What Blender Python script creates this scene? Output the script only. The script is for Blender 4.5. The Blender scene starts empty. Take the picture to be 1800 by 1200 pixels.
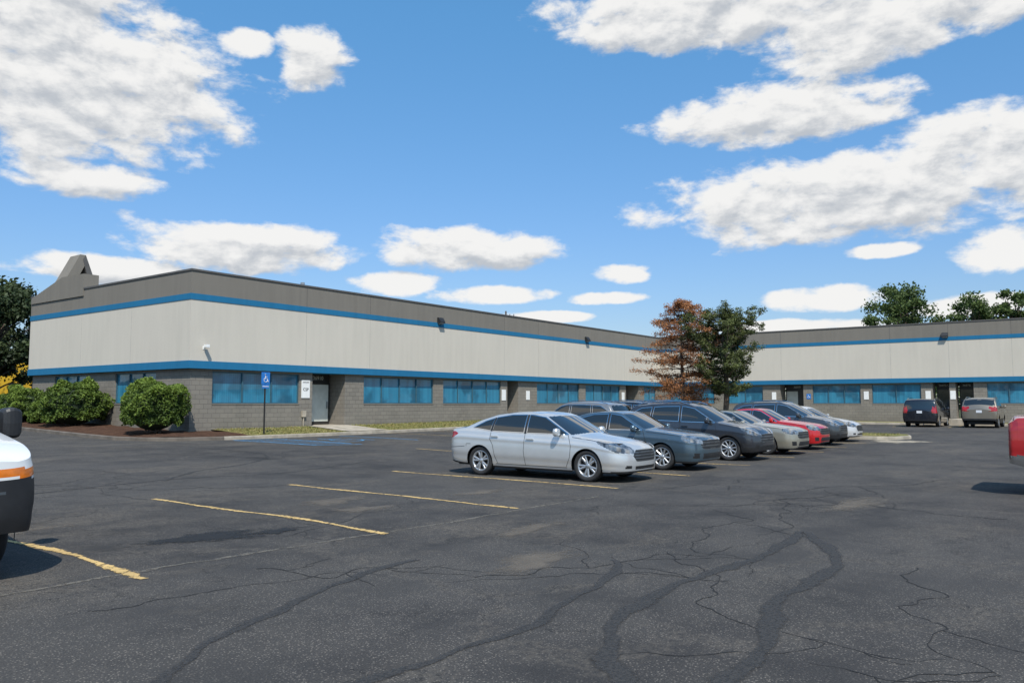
import bpy, math, random, bmesh
import numpy as np
from mathutils import Vector
random.seed(3); rng=np.random.default_rng(3)
R=math.radians
sc=bpy.context.scene
COL=sc.collection

# ------------------------------------------------------------------ helpers
def link(o,parent=None):
    COL.objects.link(o)
    if parent: o.parent=parent
    return o
def empty(name,loc=(0,0,0),rz=0):
    e=bpy.data.objects.new(name,None); e.location=loc; e.rotation_euler=(0,0,rz); e.empty_display_size=.3
    return link(e)
def mesh_obj(name,verts,faces,mats,parent=None,fm=None,smooth=False):
    me=bpy.data.meshes.new(name)
    me.from_pydata([tuple(v) for v in verts],[],[tuple(int(i) for i in f) for f in faces])
    for m in (mats if isinstance(mats,(list,tuple)) else [mats]): me.materials.append(m)
    if fm is not None: me.polygons.foreach_set('material_index',np.asarray(fm,dtype=np.int32))
    if smooth: me.polygons.foreach_set('use_smooth',np.ones(len(me.polygons),dtype=bool))
    me.update()
    return link(bpy.data.objects.new(name,me),parent)
class MB:
    """collects primitives into one mesh"""
    def __init__(s): s.v=[];s.f=[];s.m=[]
    def box(s,x0,x1,y0,y1,z0,z1,m=0):
        n=len(s.v)
        s.v+=[(x0,y0,z0),(x1,y0,z0),(x1,y1,z0),(x0,y1,z0),(x0,y0,z1),(x1,y0,z1),(x1,y1,z1),(x0,y1,z1)]
        s.f+=[(n,n+3,n+2,n+1),(n+4,n+5,n+6,n+7),(n,n+1,n+5,n+4),(n+1,n+2,n+6,n+5),(n+2,n+3,n+7,n+6),(n+3,n,n+4,n+7)]
        s.m+=[m]*6
    def prism(s,poly,a0,a1,axis='y',m=0):
        n=len(s.v);k=len(poly)
        for a in (a0,a1):
            for p in poly:
                s.v.append((p[0],a,p[1]) if axis=='y' else ((a,p[0],p[1]) if axis=='x' else (p[0],p[1],a)))
        s.f.append(tuple(range(n,n+k))); s.f.append(tuple(range(n+2*k-1,n+k-1,-1)))
        for i in range(k): s.f.append((n+i,n+k+i,n+k+(i+1)%k,n+(i+1)%k))
        s.m+=[m]*(k+2)
    def tube(s,pts,rad,k=8,m=0):
        pts=[Vector(p) for p in pts]; n0=len(s.v)
        for i,p in enumerate(pts):
            d=(pts[min(i+1,len(pts)-1)]-pts[max(i-1,0)]).normalized()
            a=d.cross(Vector((0,0,1)));
            if a.length<.05: a=d.cross(Vector((1,0,0)))
            a.normalize(); b=d.cross(a)
            r=rad[i] if isinstance(rad,(list,tuple)) else rad
            for j in range(k):
                t=2*math.pi*j/k; s.v.append(tuple(p+a*r*math.cos(t)+b*r*math.sin(t)))
        for i in range(len(pts)-1):
            for j in range(k):
                s.f.append((n0+i*k+j,n0+i*k+(j+1)%k,n0+(i+1)*k+(j+1)%k,n0+(i+1)*k+j)); s.m.append(m)
        s.f.append(tuple(range(n0+k-1,n0-1,-1))); s.m.append(m)
        e=n0+(len(pts)-1)*k; s.f.append(tuple(range(e,e+k))); s.m.append(m)
    def lathe(s,prof,k=32,m=0,ms=None):
        n0=len(s.v)
        for r,y in prof:
            for j in range(k):
                t=2*math.pi*j/k; s.v.append((r*math.cos(t),y,r*math.sin(t)))
        for i in range(len(prof)-1):
            for j in range(k):
                s.f.append((n0+i*k+j,n0+i*k+(j+1)%k,n0+(i+1)*k+(j+1)%k,n0+(i+1)*k+j)); s.m.append(ms[i] if ms else m)
    def obj(s,name,mats,parent=None,smooth=False,bevel=0):
        o=mesh_obj(name,s.v,s.f,mats,parent,s.m,smooth)
        if bevel:
            b=o.modifiers.new('b','BEVEL'); b.width=bevel; b.segments=2; b.limit_method='ANGLE'
        return o

# ------------------------------------------------------------------ materials
class NT:
    def __init__(s,tree): s.t=tree
    def n(s,typ,**k):
        nd=s.t.nodes.new(typ)
        for a,b in k.items(): setattr(nd,a,b)
        return nd
    def l(s,a,b): s.t.links.new(a,b)
    def set(s,sock,v):
        if isinstance(v,bpy.types.NodeSocket): s.l(v,sock)
        else: sock.default_value=v
    def math(s,op,a,b=0.0,c=None,clamp=False):
        nd=s.n('ShaderNodeMath',operation=op); nd.use_clamp=clamp
        s.set(nd.inputs[0],a); s.set(nd.inputs[1],b)
        if c is not None: s.set(nd.inputs[2],c)
        return nd.outputs[0]
    def mix(s,f,a,b,bt='MIX'):
        nd=s.n('ShaderNodeMix',data_type='RGBA',blend_type=bt)
        s.set(nd.inputs[0],f)
        s.set(nd.inputs[6],a if isinstance(a,bpy.types.NodeSocket) else (*a,1))
        s.set(nd.inputs[7],b if isinstance(b,bpy.types.NodeSocket) else (*b,1))
        return nd.outputs[2]
    def noise(s,vec,scale,detail=4,rough=.55,dist=0):
        nd=s.n('ShaderNodeTexNoise'); nd.inputs['Scale'].default_value=scale; nd.inputs['Detail'].default_value=detail
        nd.inputs['Roughness'].default_value=rough; nd.inputs['Distortion'].default_value=dist
        if vec is not None: s.l(vec,nd.inputs['Vector'])
        return nd.outputs['Fac']
    def smooth(s,v,a,b):
        nd=s.n('ShaderNodeMapRange',interpolation_type='SMOOTHSTEP'); s.set(nd.inputs[0],v)
        nd.inputs[1].default_value=a; nd.inputs[2].default_value=b
        return nd.outputs[0]
def newmat(name):
    m=bpy.data.materials.new(name); m.use_nodes=True
    nt=NT(m.node_tree); bs=m.node_tree.nodes['Principled BSDF']
    return m,nt,bs
def pmat(name,col,rough=.5,metal=0,coat=0,noise=.0,nscale=5,bump=0,bscale=40,spec=.5):
    m,nt,bs=newmat(name)
    bs.inputs['Roughness'].default_value=rough; bs.inputs['Metallic'].default_value=metal
    bs.inputs['Coat Weight'].default_value=coat; bs.inputs['Coat Roughness'].default_value=.04
    bs.inputs['Specular IOR Level'].default_value=spec
    tc=nt.n('ShaderNodeTexCoord').outputs['Object']
    f=nt.noise(tc,nscale,3)
    c=nt.mix(nt.smooth(f,.25,.75),tuple(max(0,x*(1-noise)) for x in col),tuple(x*(1+noise) for x in col))
    nt.l(c,bs.inputs['Base Color'])
    if bump:
        b=nt.n('ShaderNodeBump'); b.inputs['Strength'].default_value=bump; b.inputs['Distance'].default_value=.02
        nt.l(nt.noise(tc,bscale,3),b.inputs['Height']); nt.l(b.outputs[0],bs.inputs['Normal'])
    return m

def mat_asphalt():
    m,nt,bs=newmat('asphalt')
    tc=nt.n('ShaderNodeTexCoord').outputs['Object']
    big=nt.noise(tc,.16,5,.6); mid=nt.noise(tc,.9,5,.65); fine=nt.noise(tc,14,5,.75); grit=nt.noise(tc,75,2,.7)
    base=nt.mix(nt.smooth(big,.36,.62),(.037,.035,.034),(.068,.064,.060))
    base=nt.mix(nt.smooth(mid,.3,.72),base,nt.mix(.55,base,(.105,.096,.085)))
    warp=nt.n('ShaderNodeVectorMath',operation='ADD'); nt.l(tc,warp.inputs[0])
    wn=nt.n('ShaderNodeTexNoise'); wn.inputs['Scale'].default_value=1.6; wn.inputs['Detail'].default_value=5; wn.inputs['Roughness'].default_value=.65; nt.l(tc,wn.inputs['Vector'])
    sc1=nt.n('ShaderNodeVectorMath',operation='SCALE'); nt.l(wn.outputs['Color'],sc1.inputs[0]); sc1.inputs['Scale'].default_value=1.0; nt.l(sc1.outputs[0],warp.inputs[1])
    pm=nt.n('ShaderNodeMapping'); pm.inputs['Scale'].default_value=(.55,1.25,1); pm.inputs['Location'].default_value=(3.1,1.7,0); nt.l(warp.outputs[0],pm.inputs[0])
    pn=nt.noise(pm.outputs[0],.42,5,.72)
    patch=nt.math('MULTIPLY',nt.smooth(pn,.49,.68),nt.smooth(fine,.33,.62))
    base=nt.mix(nt.math('MULTIPLY',patch,.72),base,(.165,.140,.110))
    dk=nt.smooth(nt.noise(pm.outputs[0],.9,3,.6),.62,.72)
    base=nt.mix(nt.math('MULTIPLY',dk,.45),base,(.022,.022,.022))
    vo=nt.n('ShaderNodeTexVoronoi'); vo.inputs['Scale'].default_value=44; nt.l(tc,vo.inputs['Vector'])
    sp=nt.math('MULTIPLY',nt.smooth(vo.outputs['Distance'],.36,.12),nt.smooth(mid,.30,.55))
    base=nt.mix(nt.math('MULTIPLY',sp,.9),base,(.26,.23,.195))
    base=nt.mix(nt.smooth(grit,.3,.65),nt.mix(.6,base,(.010,.010,.011)),base)
    def crack(scale,w,mask=None):
        v=nt.n('ShaderNodeTexVoronoi',feature='DISTANCE_TO_EDGE'); v.inputs['Scale'].default_value=scale; v.inputs['Randomness'].default_value=1
        nt.l(warp.outputs[0],v.inputs['Vector'])
        c=nt.smooth(v.outputs['Distance'],w*scale,w*scale*.2)
        if mask is not None: c=nt.math('MULTIPLY',c,mask)
        return c,v
    c1,v1=crack(.17,.009,nt.smooth(big,.40,.52)); c2,_=crack(.75,.008,nt.smooth(pn,.42,.52)); c3,_=crack(3.4,.006,nt.smooth(pn,.47,.57))
    halo=nt.smooth(v1.outputs['Distance'],.12*.17,.0)
    base=nt.mix(nt.math('MULTIPLY',halo,nt.math('MULTIPLY',nt.smooth(fine,.4,.6),.35)),base,(.15,.13,.105))
    cc=nt.math('MAXIMUM',nt.math('MULTIPLY',c1,.8),nt.math('MAXIMUM',nt.math('MULTIPLY',c2,.75),nt.math('MULTIPLY',c3,.65)))
    base=nt.mix(cc,base,(.012,.012,.012))
    nt.l(base,bs.inputs['Base Color']); bs.inputs['Roughness'].default_value=.88; bs.inputs['Specular IOR Level'].default_value=.3
    b=nt.n('ShaderNodeBump'); b.inputs['Strength'].default_value=.8; b.inputs['Distance'].default_value=.012
    nt.l(nt.noise(tc,60,3,.75),b.inputs['Height']); nt.l(b.outputs[0],bs.inputs['Normal'])
    return m
def out_mix(m,nt,bs,fac):
    tr=nt.n('ShaderNodeBsdfTransparent'); mx=nt.n('ShaderNodeMixShader')
    nt.l(fac,mx.inputs[0]); nt.l(tr.outputs[0],mx.inputs[1]); nt.l(bs.outputs[0],mx.inputs[2])
    nt.l(mx.outputs[0],m.node_tree.nodes['Material Output'].inputs[0])
def mat_tar():
    m,nt,bs=newmat('crack_sealant')
    tc=nt.n('ShaderNodeTexCoord').outputs['Object']
    nt.l(nt.mix(nt.smooth(nt.noise(tc,40,3,.7),.35,.65),(.022,.022,.022),(.052,.049,.046)),bs.inputs['Base Color'])
    bs.inputs['Roughness'].default_value=.85
    uv=nt.n('ShaderNodeAttribute',attribute_name='edge').outputs['Fac']
    a=nt.math('ADD',nt.math('MULTIPLY',uv,1.1),nt.math('MULTIPLY',nt.math('SUBTRACT',nt.noise(tc,5,6,.75),.5),2.6))
    out_mix(m,nt,bs,nt.math('MULTIPLY',nt.smooth(a,.1,1.0),.8))
    return m
def mat_worn_paint(name,col,wear=.5,soft=.12,op=1.0,sc_=11):
    m,nt,bs=newmat(name)
    tc=nt.n('ShaderNodeTexCoord').outputs['Object']
    c=nt.mix(nt.smooth(nt.noise(tc,2,4),.3,.7),col,tuple(x*.75 for x in col))
    nt.l(c,bs.inputs['Base Color']); bs.inputs['Roughness'].default_value=.75
    e=nt.n('ShaderNodeAttribute',attribute_name='edge').outputs['Fac']
    n=nt.math('ADD',nt.noise(tc,sc_,6,.75),nt.math('MULTIPLY',nt.math('SUBTRACT',e,1),.16 if op==1 else .34))
    out_mix(m,nt,bs,nt.math('MULTIPLY',nt.smooth(n,wear-soft,wear),op))
    return m
def mat_block():
    m,nt,bs=newmat('painted_block')
    tc=nt.n('ShaderNodeTexCoord').outputs['Object']
    sx=nt.n('ShaderNodeSeparateXYZ'); nt.l(tc,sx.inputs[0])
    cb=nt.n('ShaderNodeCombineXYZ'); nt.l(nt.math('ADD',sx.outputs[0],sx.outputs[1]),cb.inputs[0]); nt.l(sx.outputs[2],cb.inputs[1])
    br=nt.n('ShaderNodeTexBrick'); nt.l(cb.outputs[0],br.inputs['Vector'])
    br.inputs['Scale'].default_value=1; br.inputs['Brick Width'].default_value=.406; br.inputs['Row Height'].default_value=.203
    br.inputs['Mortar Size'].default_value=.009; br.inputs['Mortar Smooth'].default_value=.3
    br.inputs['Color1'].default_value=(.205,.185,.155,1); br.inputs['Color2'].default_value=(.172,.156,.132,1); br.inputs['Mortar'].default_value=(.10,.09,.077,1)
    c=nt.mix(nt.smooth(nt.noise(tc,.8,5),.3,.7),br.outputs['Color'],nt.mix(.25,br.outputs['Color'],(.28,.25,.21)))
    dirt=nt.math('MULTIPLY',nt.smooth(sx.outputs[2],.9,.2),nt.noise(tc,3,4))
    c=nt.mix(nt.math('MULTIPLY',dirt,.5),c,(.10,.085,.065))
    nt.l(c,bs.inputs['Base Color']); bs.inputs['Roughness'].default_value=.8
    b=nt.n('ShaderNodeBump'); b.inputs['Strength'].default_value=.6; b.inputs['Distance'].default_value=.012
    nt.l(br.outputs['Fac'],b.inputs['Height']); b.invert=True; nt.l(b.outputs[0],bs.inputs['Normal'])
    return m
def mat_stucco(name,col,streak=.12):
    m,nt,bs=newmat(name)
    tc=nt.n('ShaderNodeTexCoord').outputs['Object']
    mp=nt.n('ShaderNodeMapping'); mp.inputs['Scale'].default_value=(2.2,2.2,.22); nt.l(tc,mp.inputs[0])
    s1=nt.noise(mp.outputs[0],1.5,5,.6); s2=nt.noise(tc,.35,4); s3=nt.noise(tc,22,4,.7)
    c=nt.mix(nt.smooth(s1,.3,.72),tuple(x*(1-streak) for x in col),col)
    c=nt.mix(nt.smooth(s2,.3,.7),c,nt.mix(.5,c,tuple(x*(1+streak*.4) for x in col)))
    c=nt.mix(nt.math('MULTIPLY',nt.smooth(s3,.35,.7),.10),c,tuple(x*.7 for x in col))
    nt.l(c,bs.inputs['Base Color']); bs.inputs['Roughness'].default_value=.9; bs.inputs['Specular IOR Level'].default_value=.2
    return m
def mat_window():
    m,nt,bs=newmat('blue_window_blinds')
    tc=nt.n('ShaderNodeTexCoord').outputs['Object']
    sx=nt.n('ShaderNodeSeparateXYZ'); nt.l(tc,sx.inputs[0])
    u=nt.math('ADD',sx.outputs[0],sx.outputs[1])
    cb=nt.n('ShaderNodeCombineXYZ'); nt.l(nt.math('MULTIPLY',u,3.2),cb.inputs[0])
    sl=nt.smooth(nt.math('FRACT',nt.math('MULTIPLY',u,9.0)),.0,.9)
    n=nt.noise(cb.outputs[0],1,3,.6)
    cb2=nt.n('ShaderNodeCombineXYZ'); nt.l(nt.math('MULTIPLY',u,.5),cb2.inputs[0]); nt.l(nt.math('MULTIPLY',sx.outputs[2],.45),cb2.inputs[1])
    n2=nt.noise(cb2.outputs[0],1.1,3,.5)
    c=nt.mix(sl,(.030,.19,.30),(.042,.245,.375))
    c=nt.mix(nt.smooth(n,.38,.62),nt.mix(.45,c,(.015,.10,.18)),c)
    c=nt.mix(nt.math('MULTIPLY',nt.smooth(n2,.50,.60),.7),c,(.012,.07,.12))
    nt.l(c,bs.inputs['Base Color']); bs.inputs['Roughness'].default_value=.35
    bs.inputs['Coat Weight'].default_value=1.0; bs.inputs['Coat Roughness'].default_value=.02
    return m
def mat_leaf(name,dark,light,trans=.25,rough=.6):
    m,nt,bs=newmat(name)
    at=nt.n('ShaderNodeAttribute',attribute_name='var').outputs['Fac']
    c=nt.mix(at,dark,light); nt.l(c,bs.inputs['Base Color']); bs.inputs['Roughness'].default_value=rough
    bs.inputs['Specular IOR Level'].default_value=.3
    tl=nt.n('ShaderNodeBsdfTranslucent'); nt.l(c,tl.inputs[0])
    mx=nt.n('ShaderNodeMixShader'); mx.inputs[0].default_value=trans
    nt.l(bs.outputs[0],mx.inputs[1]); nt.l(tl.outputs[0],mx.inputs[2]); nt.l(mx.outputs[0],m.node_tree.nodes['Material Output'].inputs[0])
    return m
def mat_ground2(name,a,b,c3,scale=1.2):
    m,nt,bs=newmat(name)
    tc=nt.n('ShaderNodeTexCoord').outputs['Object']
    c=nt.mix(nt.smooth(nt.noise(tc,scale,5,.65),.35,.65),a,b)
    c=nt.mix(nt.smooth(nt.noise(tc,scale*14,4,.7),.42,.68),c,c3)
    nt.l(c,bs.inputs['Base Color']); bs.inputs['Roughness'].default_value=.95; bs.inputs['Specular IOR Level'].default_value=.1
    bb=nt.n('ShaderNodeBump'); bb.inputs['Strength'].default_value=.8; bb.inputs['Distance'].default_value=.04
    nt.l(nt.noise(tc,scale*20,3,.7),bb.inputs['Height']); nt.l(bb.outputs[0],bs.inputs['Normal'])
    return m

M_asph=mat_asphalt(); M_tar=mat_tar()
M_yel=mat_worn_paint('worn_yellow_paint',(.62,.42,.16),wear=.48)
M_blueline=mat_worn_paint('worn_blue_paint',(.07,.32,.60),wear=.47)
M_seam=mat_worn_paint('pale_seam',(.17,.15,.12),wear=.52,op=.8)
M_sand=mat_worn_paint('sandy_patch',(.18,.15,.115),wear=.56,soft=.3,op=.6,sc_=3)
M_sand2=mat_worn_paint('sandy_concrete_patch',(.40,.34,.25),wear=.40,soft=.2,op=.9,sc_=3)
M_stain=mat_worn_paint('oil_stain',(.014,.014,.014),wear=.42,soft=.3,op=.8,sc_=5)
M_block=mat_block()
M_stucco=mat_stucco('stucco_light',(.55,.505,.43),.07)
M_parapet=mat_stucco('stucco_dark',(.195,.178,.152),.12)
M_blue=mat_stucco('blue_band',(.018,.15,.29),.12)
M_coping=pmat('coping_metal',(.12,.11,.10),.5,.3,noise=.1)
M_joint=pmat('joint',(.38,.36,.32),.9,noise=.1)
M_win=mat_window()
M_frame=pmat('dark_bronze_frame',(.035,.033,.03),.45,.3,noise=.1)
M_winframe=pmat('window_frame_blue',(.05,.12,.16),.45,.2,noise=.1)
M_black=pmat('black_plastic',(.018,.018,.019),.5,noise=.2)
M_doorglass=pmat('door_glass',(.03,.035,.035),.08,coat=.5,noise=.3,nscale=2)
M_doorlight=pmat('pale_blind',(.50,.52,.47),.5,noise=.1,nscale=3)
M_white=pmat('white_paint',(.75,.75,.73),.5,noise=.05)
M_conc=pmat('concrete',(.36,.315,.25),.9,noise=.25,nscale=2.5,bump=.4)
M_grass=mat_ground2('dry_grass',(.21,.17,.07),(.11,.13,.035),(.26,.22,.10),1.0)
M_mulch=mat_ground2('mulch',(.075,.04,.027),(.12,.065,.042),(.04,.024,.016),2.5)
M_far=mat_ground2('far_ground',(.07,.085,.035),(.10,.10,.05),(.05,.06,.03),.05)
M_bark=pmat('bark',(.10,.072,.055),.9,noise=.35,nscale=8,bump=.8,bscale=18)
M_steel=pmat('galvanised',(.32,.33,.34),.45,.7,noise=.15)
M_signblue=pmat('sign_blue',(.02,.16,.48),.4,noise=.05)
M_text=pmat('sign_text_dark',(.03,.03,.03),.6)
M_lampglass=pmat('lamp_lens',(.35,.34,.30),.2,noise=.2)
M_yellow=pmat('yellow_cladding',(.62,.38,.02),.6,noise=.12,nscale=1.5)
M_crack=pmat('open_crack',(.012,.012,.012),.95,noise=.3)

# ------------------------------------------------------------------ terrain
def ss(t):
    t=np.clip(t,0,1); return t*t*(3-2*t)
def g(x,y):
    return .2*ss((np.asarray(y,float)-12)/16)+.35*ss((np.asarray(y,float)-28)/18)*ss((40-np.asarray(x,float))/20)+.2*ss((np.asarray(x,float)-22)/33)
def sheet(name,x0,x1,y0,y1,step,zf,mat,parent=None):
    nx=max(2,int((x1-x0)/step)+1); ny=max(2,int((y1-y0)/step)+1)
    X,Y=np.meshgrid(np.linspace(x0,x1,nx),np.linspace(y0,y1,ny),indexing='ij'); Z=zf(X,Y)
    V=np.stack([X,Y,Z],-1).reshape(-1,3)
    F=[(i*ny+j,(i+1)*ny+j,(i+1)*ny+j+1,i*ny+j+1) for i in range(nx-1) for j in range(ny-1)]
    return mesh_obj(name,V,F,mat,parent,smooth=True)
sheet('ground',-1600,1600,-1600,1600,200,lambda X,Y:0*X-.12,M_far)
sheet('parking_lot_pavement',-70,82,-60,85,1.0,lambda X,Y:g(X,Y),M_asph)

def strip(name,pts,width,mat,dz=.006,wob=0,step=.12,parent=None):
    pts=[np.array(p,float) for p in pts]
    P=[]
    for i in range(len(pts)-1):
        p0=pts[max(i-1,0)];p1=pts[i];p2=pts[i+1];p3=pts[min(i+2,len(pts)-1)]
        n=max(1,int(np.linalg.norm(p2-p1)/step))
        for k in range(n):
            t=k/n
            P.append(.5*((2*p1)+(-p0+p2)*t+(2*p0-5*p1+4*p2-p3)*t*t+(-p0+3*p1-3*p2+p3)*t**3) if len(pts)>2 else p1+(p2-p1)*t)
    P.append(pts[-1]); P=np.array(P)
    ph=rng.random(4)*6
    V=[];F=[];E=[]
    for i,p in enumerate(P):
        d=P[min(i+1,len(P)-1)]-P[max(i-1,0)]; d/=np.linalg.norm(d)+1e-9; nrm=np.array([-d[1],d[0]])
        s=i*step
        off=wob*(math.sin(s*2.1+ph[0])+.6*math.sin(s*5.3+ph[1])+.4*math.sin(s*11+ph[2]))
        w=width*(1+ (.3*math.sin(s*3.7+ph[3]) if wob else 0))/2
        for k,a in enumerate((-1,-.4,.4,1)):
            q=p+nrm*(w*a+off); V.append((q[0],q[1],float(g(q[0],q[1]))+dz)); E.append(0 if abs(a)==1 else 1)
        if i:
            n=4*(i-1)
            for k in range(3): F.append((n+k,n+k+1,n+k+5,n+k+4))
    o=mesh_obj(name,V,F,mat,parent)
    at=o.data.attributes.new('edge','FLOAT','POINT'); at.data.foreach_set('value',np.array(E,dtype=np.float32))
    return o
mk=empty('parking_lines')
for x,y0,y1 in [(-1.9,7.5,13.3),(1.1,7.4,13.3),(4.2,7.35,13.2),(7.4,7.4,13.3),(10.35,7.5,13.4),(13.95,7.7,14.0),(17.3,7.7,13.6),(21.1,7.7,13.6),(24.9,7.7,13.6),(28,7.7,13.6),(31,7.7,13.6),(34.1,7.7,13.6)]:
    a=rng.normal(0,.05,4)
    strip('stall_line',[(x+.12+a[0],y1),(x+.03+a[1],y1-2),(x+a[2],y0+2),(x-.1+a[3],y0)],.12,M_yel,parent=mk,wob=.012)
for x in np.arange(20.4,36,3.1):
    strip('stall_line_back',[(x,14.0),(x,19.3)],.11,M_yel,parent=mk)
for y in [19.8,16.8,13.8,10.75,7.65,4.5,1.4,-1.7,-4.8]:
    strip('stall_line_wing',[(54.4,y),(60.1,y)],.11,M_yel,parent=mk)
for x in [27.6,30.7,33.8,36.9,40,43.1,46.2,49.3,52.4]:
    strip('stall_line_front',[(x,22.8),(x,28.0)],.11,M_yel,parent=mk)
hm=empty('accessible_parking_marking')
def bl(pts,w=.14): strip('blue_line',pts,w,M_blueline,parent=hm,dz=.008)
bl([(18.8,27.6),(18.9,22.8)]);bl([(20.6,27.6),(20.6,22.8)]);bl([(24.2,27.6),(24.2,22.8)])
for k in range(6): bl([(18.85,27.2-k*.85),(20.6,26.5-k*.85)])
bl([(18.8,27.6),(20.6,27.6)])
bl([(21.8,26.2),(21.8,24.9),(22.6,24.9),(22.9,24.0)],.12); bl([(21.8,25.6),(22.6,25.6)],.12)
bl([(21.6,25.2),(21.4,24.6),(21.7,24.0),(22.3,24.0),(22.6,24.5)],.12)
sl=empty('pavement_crack_seal')
B=[([(10.65,3.12),(9.7,2.7),(8.88,2.37),(7.81,2.22),(6.94,2.29),(5.98,2.12),(5.44,1.91),(4.67,1.87),(3.5,1.6),(2.0,.4)],.20),
   ([(10.65,3.25),(9.3,3.05),(8.14,3.11),(7.37,3.22),(5.65,3.09),(5.05,2.92),(4.59,2.68),(4.3,2.36),(3.6,1.9),(2.6,.9)],.18),
   ([(6.3,5.95),(5.44,5.82),(4.73,5.63),(3.66,5.25),(2.99,4.83),(2.67,4.55),(2.0,4.0)],.13),
   ([(7.5,4.3),(7.11,4.0),(6.37,3.77),(4.95,3.52),(4.36,3.58),(3.38,3.6),(2.4,3.5)],.12),
   ([(8.2,-.2),(7.0,.2),(5.6,.4),(4.4,.3)],.16),
   ([(9.2,16),(11,17.4),(13.4,18.6),(15.2,21),(15.3,25)],.10),
   ([(6,15.4),(9.2,16.1),(12.2,15.6),(16,16.8)],.09)]
for p,w in B: strip('sealant_band',p,w,M_tar,wob=.035,parent=sl,dz=.005)
strip('pavement_seam',[(-6,7.75),(3,7.72),(5.2,7.68),(8,7.45),(12.5,7.35)],.13,M_seam,dz=.004,wob=.02)
# jagged open cracks (one mesh)
cv=[];cf=[]
rc=np.random.default_rng(17)
def crackwalk(p,ang,length,w,depth=0):
    p=np.array(p,float); a=ang; pts=[p.copy()]
    for i in range(int(length/.07)):
        a+=rc.normal(0,.42); a+=(ang-a)*.22; p=p+np.array([math.cos(a),math.sin(a)])*.07; pts.append(p.copy())
        if depth<2 and rc.random()<.022: crackwalk(p,ang+rc.choice([-1,1])*rc.uniform(.6,1.4),length*rc.uniform(.2,.5),w*.75,depth+1)
    n0=len(cv)
    for i,q in enumerate(pts):
        d=pts[min(i+1,len(pts)-1)]-pts[max(i-1,0)]; d/=np.linalg.norm(d)+1e-9; nn=np.array([-d[1],d[0]])
        ww=w*(.35+.9*rc.random())*(1-.7*(i/len(pts))**3)/2
        for s_ in (-1,1):
            v=q+nn*ww*s_; cv.append((v[0],v[1],float(g(v[0],v[1]))+.0035))
        if i: k=n0+2*(i-1); cf.append((k,k+1,k+3,k+2))
for p,a,l,w in [((5.0,6.9),-.9,3.5,.016),((6.0,4.9),-.4,4.5,.016),((8.3,4.0),-2.4,4.0,.016),((3.2,6.6),-.6,3.0,.014),((12,5.0),-2.8,6,.02),((16,4.4),3.3,7,.022),((10.6,6.9),-1.0,5,.02),
                ((9,1.6),-2.9,4,.016),((13.5,1.2),1.9,7,.022),((3.0,10.6),.4,5,.02),((1.6,15.5),.2,9,.035),((4.5,18.2),-.4,8,.035),((7.5,11.6),1.2,5,.022),((11.5,12.4),2.4,6,.025),((14,19),.6,8,.03),((6.4,8.3),.1,4,.016),((7.3,2.9),2.6,3,.014),((18,5.5),2.9,6,.03),((20,2.5),2.6,8,.03)]:
    crackwalk(p,a,l,w)
mesh_obj('pavement_cracks',cv,cf,M_crack)
def blob(name,cx,cy,rx,ry,mat,dz,seed=0):
    r=np.random.default_rng(seed); k=40; V=[(cx,cy,float(g(cx,cy))+dz)];
    ph=r.random(5)*6
    for i in range(k):
        t=2*math.pi*i/k; q=1+.2*math.sin(2*t+ph[0])+.16*math.sin(3*t+ph[1])+.1*math.sin(5*t+ph[2])+.06*math.sin(9*t+ph[3])
        x=cx+rx*q*math.cos(t);y=cy+ry*q*math.sin(t); V.append((x,y,float(g(x,y))+dz))
    o=mesh_obj(name,V,[(0,1+i,1+(i+1)%k) for i in range(k)],mat)
    at=o.data.attributes.new('edge','FLOAT','POINT'); at.data.foreach_set('value',np.array([1.6]+[-.3]*k,dtype=np.float32)); return o
blob('oil_stain',5.8,9.0,.85,.5,M_stain,.007,1); blob('oil_stain',6.6,8.7,.35,.25,M_stain,.0075,2)
blob('sandy_patch',9.2,10.6,1.2,.6,M_sand,.0044,3); blob('sandy_patch',7.0,4.9,1.3,.5,M_sand,.0043,4)
blob('sandy_concrete_patch',36.2,7.0,1.9,1.2,M_sand2,.004,5); blob('sandy_patch',8.8,9.4,.9,.5,M_sand,.0056,6); blob('sandy_patch',11.7,9.4,.9,.5,M_sand,.0059,8)
blob('sandy_patch',4.2,11.5,1.8,.9,M_sand,.0048,9); blob('sandy_patch',2.5,16,3.0,1.0,M_sand,.0047,10); blob('sandy_patch',8.8,6.2,1.0,.4,M_sand,.0051,11); blob('sandy_patch',14,3.4,1.5,.6,M_sand,.0053,12)

def kerb(name,pts,w=.16,h=.14,closed=False,mat=M_conc):
    P=[]
    for i in range(len(pts)-1):
        a=np.array(pts[i]);b=np.array(pts[i+1]);n=max(1,int(np.linalg.norm(b-a)/1.0))
        for k in range(n): P.append(a+(b-a)*k/n)
    P.append(np.array(pts[-1])); P=np.array(P)
    V=[];F=[]
    for i,p in enumerate(P):
        if closed: d=P[(i+1)%(len(P)-1)]-P[i-1 if i else -2]
        else: d=P[min(i+1,len(P)-1)]-P[max(i-1,0)]
        d/=np.linalg.norm(d)+1e-9; nr=np.array([-d[1],d[0]])
        z=float(g(*p)); a=p-nr*w/2;b=p+nr*w/2; a2=p-nr*(w/2-.025); b2=p+nr*(w/2-.01)
        V+=[(*a,z-.1),(*a,z+h-.02),(*a2,z+h),(*b2,z+h),(*b,z-.1)]
        if i:
            n=5*(i-1)
            for k in range(4): F.append((n+k,n+k+1,n+k+6,n+k+5))
    return mesh_obj(name,V,F,mat)
M_kerbdark=pmat('weathered_kerb',(.13,.11,.09),.9,noise=.3,nscale=2)
kerb('kerb',[(15.9,60),(15.9,31.2),(16.3,29.8),(17.3,28.8),(18.8,28.3)],mat=M_kerbdark)
kerb('kerb',[(18.8,28.3),(19.6,28.2),(25.5,28.2),(59.6,28.2),(60.25,27.6),(60.3,-40)])
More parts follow.
